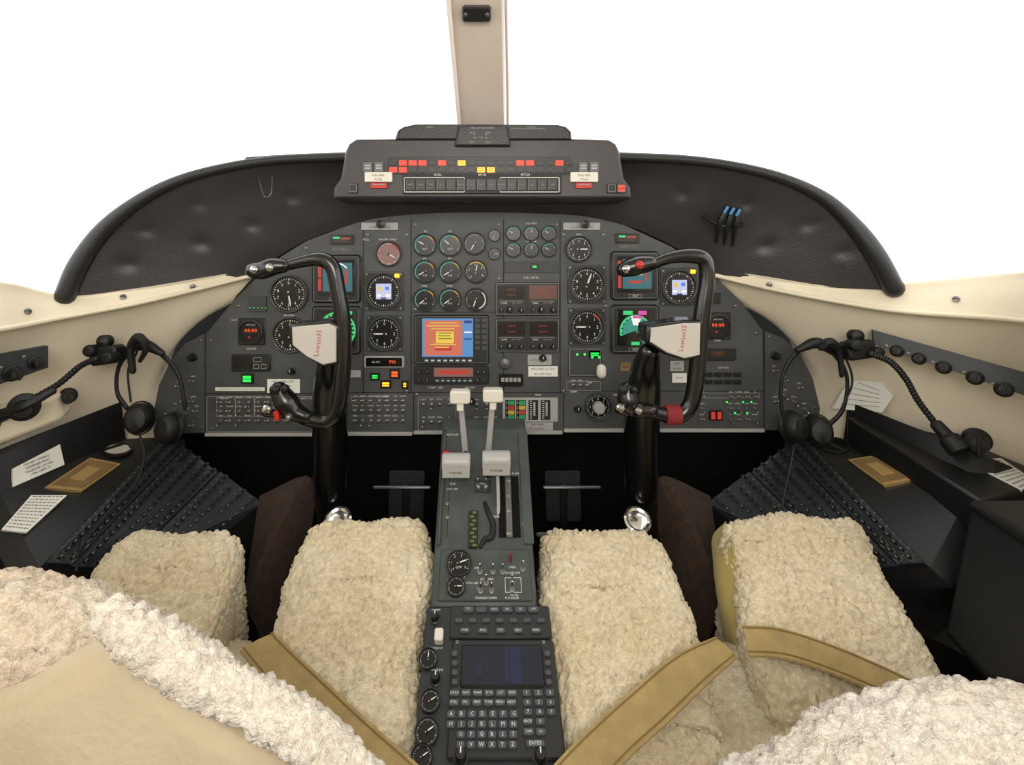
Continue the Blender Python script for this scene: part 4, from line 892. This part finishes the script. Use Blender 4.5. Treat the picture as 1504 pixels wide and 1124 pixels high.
def seat(s_):
    right=s_>0
    st=thing('pilot_seat','pilot seat covered in curly '+('tan sheepskin with olive side panels' if right else 'cream sheepskin with cloth-backed backrest'),'seat',(s_*.36,.55,.1),'pilot seats')
    def bol(x0,x1,yf,seed,ztop=.050,skew=0.,yb=.42,drift=0.,arch=0.):
        yc=(yf+yb)/2; cx=(x0+x1)/2; h=.20
        def df(p):
            t=max(0,(p.y-yb)/(yf-yb)); u=(p.x-cx)/((x1-x0)/2)
            z=p.z+ztop+slope*p.y-h/2+ .005*(1-u*u) - .02*max(0,t-.8)*5*max(0,t-.8)
            w=max(0,-(p.z)/(h/2))
            x=p.x+u*(.008*w+.004*math.sin(p.y*40+seed))+drift*(t-1)
            y=p.y+(skew*u if t>.5 else 0)+.006*math.sin(p.x*45+seed)*(t>.8)-arch*u*u*(t>.6)*.01
            return V((x,y,z))
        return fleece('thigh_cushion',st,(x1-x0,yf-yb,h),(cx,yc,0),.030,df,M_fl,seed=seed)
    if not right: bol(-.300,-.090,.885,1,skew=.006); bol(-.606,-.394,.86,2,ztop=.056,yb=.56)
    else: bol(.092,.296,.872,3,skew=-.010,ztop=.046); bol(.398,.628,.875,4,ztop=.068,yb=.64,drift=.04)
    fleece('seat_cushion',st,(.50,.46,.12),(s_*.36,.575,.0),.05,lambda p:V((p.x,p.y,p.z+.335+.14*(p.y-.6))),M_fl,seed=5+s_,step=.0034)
    if right:
        xi=.386
        def zt(y): return .078+slope*y
        rows=[[V((xi+.030,.893,zt(.84)-.018)),V((xi+.008,.83,zt(.83)-.012)),V((xi-.002,.75,zt(.75)-.024))],[V((xi+.008,.900,zt(.84)-.06)),V((xi-.014,.83,zt(.82)-.07)),V((xi-.012,.76,zt(.76)-.08))],[V((xi+.018,.875,zt(.84)-.15)),V((xi-.008,.82,zt(.8)-.14)),V((xi-.006,.77,zt(.76)-.13))]]
        b=MB(); b.loft(rows,M_olive,su=5,sv=5); b.obj('side_panel',st,ang=80,label='olive tan fabric side panel')
    else:
        b=MB(); b.loft([[V((-.388,.80,.50)),V((-.386,.72,.455))],[V((-.384,.80,.44)),V((-.383,.72,.40))],[V((-.388,.79,.36)),V((-.386,.72,.35))]],M_backc,su=3,sv=3); b.obj('side_panel',st,ang=80,label='tan fabric side panel')
    b=MB(); b.hexa([V((s_*.36-.2,.45,.1)),V((s_*.36+.2,.45,.1)),V((s_*.36+.2,.72,.1)),V((s_*.36-.2,.72,.1))],[V((s_*.36-.22,.40,.28)),V((s_*.36+.22,.40,.28)),V((s_*.36+.22,.76,.28)),V((s_*.36-.22,.76,.28))],M_blk2); b.obj('seat_base',st,bevel=.01)
    if not right: cx,hw,zt_,yb,dk,pw=-.382,.262,.744,.405,.165,1.5
    else: cx,hw,zt_,yb,dk,pw=.404,.240,.652,.40,.10,1.8
    H=.36
    def dfb(p):
        u=(p.x-cx)/hw; return V((p.x,p.y,p.z-dk*min(1.2,abs(u))**pw))
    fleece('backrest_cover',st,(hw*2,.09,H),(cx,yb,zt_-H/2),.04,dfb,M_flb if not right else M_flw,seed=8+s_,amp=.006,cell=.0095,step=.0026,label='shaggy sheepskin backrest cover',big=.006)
    if not right:
        yb2=.345
        top=[(-140,1040),(-30,1020),(50,990),(110,955),(175,938),(240,980),(330,1032),(420,1078),(480,1140)]
        def bulge(p):
            q=(p.x+.30)/.22; return p+V((0,-.018*max(0,1-q*q)*min(1,max(0,(.74-p.z)/.12))+.0025*math.sin(p.x*55+p.z*38)+.0018*noise.noise(p*22),0))
        rows=[[W(x,y,yb2+.016) for x,y in top],[W(x+(60-x)*.04,y+25+(1300-y)*.02,yb2+.006) for x,y in top],[W(x+(60-x)*.08,y+110,yb2) for x,y in top],[W(x+(60-x)*.12,y+420,yb2) for x,y in top]]
        b=MB(); b.loft(rows,M_backc,su=10,sv=12,dent=bulge); b.obj('backrest_cloth',st,ang=80,label='smooth beige cloth back panel')
        mb=MB(); mb.tube([W(x,y,.350) for x,y in ((165,905),(210,935),(270,978),(345,1020),(425,1062),(485,1106),(540,1165))],[.005,.009,.0115,.012,.0118,.0115,.011],M_flw,n=40,sub_=16)
        fleecify('fleece_edge',st,mb.v,mb.f,M_flw,seed=12,label='white fleece rim of the backrest cover',big=.005,amp=.005,cell=.0085)
    return st
seat(-1); seat(1)
def belt(pts,lab,off=.085,grp='seat belts'):
    P=[];wv=[]
    for (x,y,ax,ay) in pts:
        Y=(1-off)/(slope+(y-380)/760.); P.append(W(x,y,Y)); wv.append(V((ax,ay,ay*slope)))
    Q=catmull(P,8); ws=catmull(wv,8); rows=[]
    for u in (-1,-.85,0,.85,1): rows.append([q+w*u+V((0,0,.002*(1-abs(u)))) for q,w in zip(Q,ws)])
    b=MB(); b.loft(rows,M_tan,su=1,sv=1,th=(0,0,-.003))
    for u in (-.8,.8): b.tube([q+w*u+V((0,0,.0012)) for q,w in zip(Q,ws)],.0009,M_stitch,n=6,sub_=1)
    o=b.obj('seat_belt',None,ang=50); tag(o,lab,'seat belt',grp); return o
belt([(378,942,.019,.009),(405,972,.019,.010),(450,1020,.020,.012),(505,1075,.021,.012),(565,1130,.021,.012),(640,1200,.021,.012)],'tan webbing seat belt lying across the cream cushion',off=.092)
belt([(1066,950,.010,-.010),(1015,982,.018,-.012),(950,1040,.022,-.011),(895,1090,.024,-.009),(848,1140,.024,-.009),(800,1200,.024,-.009)],'wide tan webbing belt curving over the cushion',off=.092)
belt([(1095,940,.003,.015),(1150,944,.003,.015),(1225,968,.004,.015),(1300,1000,.004,.015),(1370,1034,.004,.015)],'tan lap belt with stitched edges over the cushion',off=.104)

# ============================================================ HEADSETS
def headset(band,c1,c2,boom,cord,Y,lab):
    h=thing('headset',lab,'headset',W(c1[0],c1[1]+30,Y),'pilot headsets')
    b=MB(); b.tube([W(x,y,Y) for x,y in band],.0035,M_blk2,n=10); b.tube([W(x,y+3,Y+.012) for x,y in band],.003,M_blk2,n=10); 
    m=len(band)//2; b.tube([W(x,y-1,Y-.003) for x,y in band[m-1:m+2]],[.006,.011,.006],M_blk2,n=12); b.obj('headband',h,ang=80)
    for (x,y,tx) in (c1,c2):
        f=Fr(W(x,y,Y-.0),(1,tx,0),(0,.2,1)); b=MB(); b.lathe(0,0,[(.018,-.022),(.026,-.018),(.029,-.008),(.029,.0),(.026,.010),(.019,.016),(0,.018)],M_blk2,f,n=24,sx=.85); b.lathe(0,0,[(.030,-.016),(.033,-.010),(.030,-.004)],M_black,f,n=24,close=True,sx=.85); b.obj('ear_cup',h)
    b=MB(); b.tube([W(x,y,Y-.01) for x,y in boom],.002,M_blk2,n=8); e=boom[-1]; b.tube([W(e[0]-6,e[1]-2,Y-.01),W(e[0]+6,e[1]+2,Y-.01)],[.008,.008],M_blk2,n=10,sub_=1); b.obj('microphone_boom',h)
    b=MB(); b.tube([W(*p) for p in cord],.0022,M_blk2,n=8); b.obj('cord',h)
headset([(186,598),(172,575),(174,540),(190,515),(212,508),(238,520),(262,550),(272,598)],(203,615,.3),(246,630,-.3),[(192,590),(188,545),(200,520),(206,500)],[(205,638,.99),(212,672,.97),(196,715,.93),(158,755,.88),(120,805,.82),(112,838,.78)],1.0,'black aviation headset hanging on the cream side wall')
headset([(1160,632),(1148,600),(1150,550),(1172,515),(1200,505),(1226,520),(1244,555),(1238,600),(1212,628)],(1168,628,.3),(1203,634,-.3),[(1236,600),(1252,560),(1238,520),(1215,506)],[(1166,655,.99),(1160,690,.97),(1152,725,.95),(1146,760,.94)],1.0,'black aviation headset hanging by the breaker panel')
def goose(base,neck,head,lab):
    g=thing('gooseneck_lamp',lab,'map lamp',W(*base),'gooseneck lamps'); B=W(*base)
    b=MB(); f=Fr(B,(1,0,.15),(0,.1,1)); b.box(0,0,-.02,.052,.034,.03,M_blk2,f,bev=.006); b.lathe(-.016,.012,[(.011,.0),(.011,.02),(.008,.024),(0,.025)],M_blk2,f,n=16); b.lathe(.02,-.006,[(.010,.0),(.010,.022),(.008,.026),(0,.027)],M_blk2,f,n=16); b.lathe(0,.026,[(.012,-.01),(.012,.006),(0,.012)],M_blk2,f,n=16); b.obj('lamp_base',g,bevel=.001)
    b=MB(); P=[W(*p) for p in neck]; Q=catmull(P,14); b.tube(Q,[.0048 if i%2 else .0060 for i in range(len(Q))],M_blk2,n=10,sub_=1); b.obj('flexible_neck',g)
    b=MB(); a,c=W(*head[0]),W(*head[1]); d=(c-a).normalized(); up=V((0,0,1)); x=d.cross(up).normalized(); y=d.cross(x)
    fr=Fr(a,x,y); L=(c-a).length
    if fr.z.dot(d)<0: fr=Fr(a,x,-y)
    b.lathe(0,0,[(.007,0),(.010,.004),(.011,L*.45),(.016,L*.55),(.018,L*.95),(.015,L),(.012,L*.96),(0,L*.9)],M_blk2,fr,n=20); b.obj('lamp_head',g)
goose((155,522,.965),[(140,528,.94),(118,538,.93),(85,565,.91),(45,588,.88),(15,605,.86)],[(15,605,.86),(-25,622,.84)],'black gooseneck map lamp fixed to the cream side wall')
goose((1262,514,.965),[(1280,520,.94),(1308,532,.935),(1330,556,.93),(1348,588,.92),(1372,620,.905)],[(1372,620,.905),(1412,664,.87)],'black gooseneck map lamp bending down over the map case')
b=MB(); b.tube([W(195,545,.97),W(192,510,.965),W(204,495,.96),W(214,512,.965),W(206,530,.97)],[.006,.007,.008,.006,.004],M_blk2,n=8); o=b.obj('hanging_hook'); tag(o,'black hook holding a headset on the side wall','hook','headset hooks')
b=MB(); b.tube([W(1236,552,.97),W(1232,515,.965),W(1218,502,.96),W(1206,512,.965)],[.004,.006,.008,.005],M_blk2,n=8); o=b.obj('hanging_hook'); tag(o,'black hook holding a headset on the side wall','hook','headset hooks')
def wallplate(P,knobs,lab):
    t=thing('wall_control_plate',lab,'control plate',P[0]); 
    f=Fr(P[0],P[1]-P[0],P[3]-P[0]); L=[((p-f.o).dot(f.x),(p-f.o).dot(f.y)) for p in P]
    b=MB(); b.prism(L,-.012,.004,M_cb,f,bev=.002); b.obj('control_plate',t)
    for (x,y,s_) in knobs: a=f.at(x,y); put('bigknob','rotary_knob',t,f,a[0],a[1],.004,sc=s_)
    for (x,y,_) in knobs: a=f.at(x-16,y-8); put('screw','panel_screw',t,f,a[0],a[1],.004,sc=.8)
wallplate([W(-60,585,.80),W(70,540,.895),W(70,508,.895),W(-60,532,.80)],((16,548,1.1),(50,532,.9),(-25,562,1.)),'blue-grey control plate with round black knobs on the cream wall')
wallplate([W(1282,505,.97),W(1560,600,.80),W(1560,562,.80),W(1280,484,.975)],((1318,516,.9),(1350,527,.9),(1386,540,.95),(1432,555,1.),(1474,572,1.05)),'long grey control plate with a row of black knobs')
k=thing('vent_knob','round black vent knob on the cream wall','knob',W(100,581,.95)); put('bigknob','knob_cap',k,Fr(W(100,581,.945),(.75,.62,0),(0,0,1)),0,0,0,sc=1.2)
k=thing('vent_knob','round black vent knob beside the lamp','knob',W(1432,644,.90)); put('bigknob','knob_cap',k,Fr(W(1434,646,.89),(.75,-.62,0),(0,0,1)),0,0,0,sc=1.7)
ox=thing('oxygen_control_box','cream moulded oxygen control box with black valve','control box',W(40,640,.87))
b=MB(); b.hexa([W(-40,668,.83),W(92,618,.93),W(110,600,.97),W(-10,660,.88)],[W(-40,622,.82),W(88,578,.925),W(100,566,.965),W(-20,596,.87)],M_cream); b.obj('box_body',ox,bevel=.008)
b=MB(); f=Fr(W(36,597,.855),(.8,.6,.1),(0,0,1)); b.lathe(0,0,[(.022,0),(.022,.01),(.014,.014),(.012,.03),(0,.032)],M_blk2,f,n=20); b.tube([W(0,608,.83),W(36,597,.83),W(78,575,.86)],[.005,.007,.005],M_blk2,n=10); b.obj('valve',ox,label='black valve with stem')
cw=Cast(wallR)
l,n=cw(1262,576)
pn=MB(); f=Fr(l+n*.012,V((0,0,1)).cross(n),V((0,0,1))); pts=[f.at(*p) for p in ((1222,600),(1296,606),(1313,582),(1276,542),(1240,570))]
pn.prism(pts,0,.0012,M_paper,f)
for i in range(5):
    a=f.at(1236+i*6,594-i*8); c=f.at(1292,598-i*6); pn.add([(a[0],a[1],.0018),(c[0],c[1],.0018),(c[0],c[1]+.0014,.0018),(a[0],a[1]+.0014,.0018)],[[0,1,2,3]],M_wdim,f)
o=pn.obj('paper_note'); tag(o,'white printed paper note tucked against the cream wall','paper')

# ============================================================ LIGHT / CAMERA
w=bpy.data.worlds.new('World'); bpy.context.scene.world=w; w.use_nodes=True
bg=w.node_tree.nodes['Background']; bg.inputs[0].default_value=(1,1,1,1); bg.inputs[1].default_value=2.5
def area(loc,target,size,power,col=(1,1,1)):
    l=bpy.data.lights.new('area','AREA'); l.energy=power; l.size=size; l.color=col; o=bpy.data.objects.new('fill_light',l); bpy.context.scene.collection.objects.link(o)
    o.location=loc; o.rotation_euler=(V(target)-V(loc)).to_track_quat('-Z','Y').to_euler(); return o
area((0,-.5,1.40),(0,1,.8),.7,15,(1,.96,.90))  # added fill above and behind the camera, not a cabin fixture
cam=bpy.data.cameras.new('Camera'); co=bpy.data.objects.new('Camera',cam); bpy.context.scene.collection.objects.link(co)
co.location=(0,0,EYE); co.rotation_euler=(math.radians(90),0,0)
cam.sensor_width=36; cam.lens=36*F/1504; cam.shift_x=(752-CX)/1504; cam.shift_y=-(562-CY)/1504; cam.clip_start=.02
bpy.context.scene.camera=co
bpy.context.scene.view_settings.view_transform='Standard'
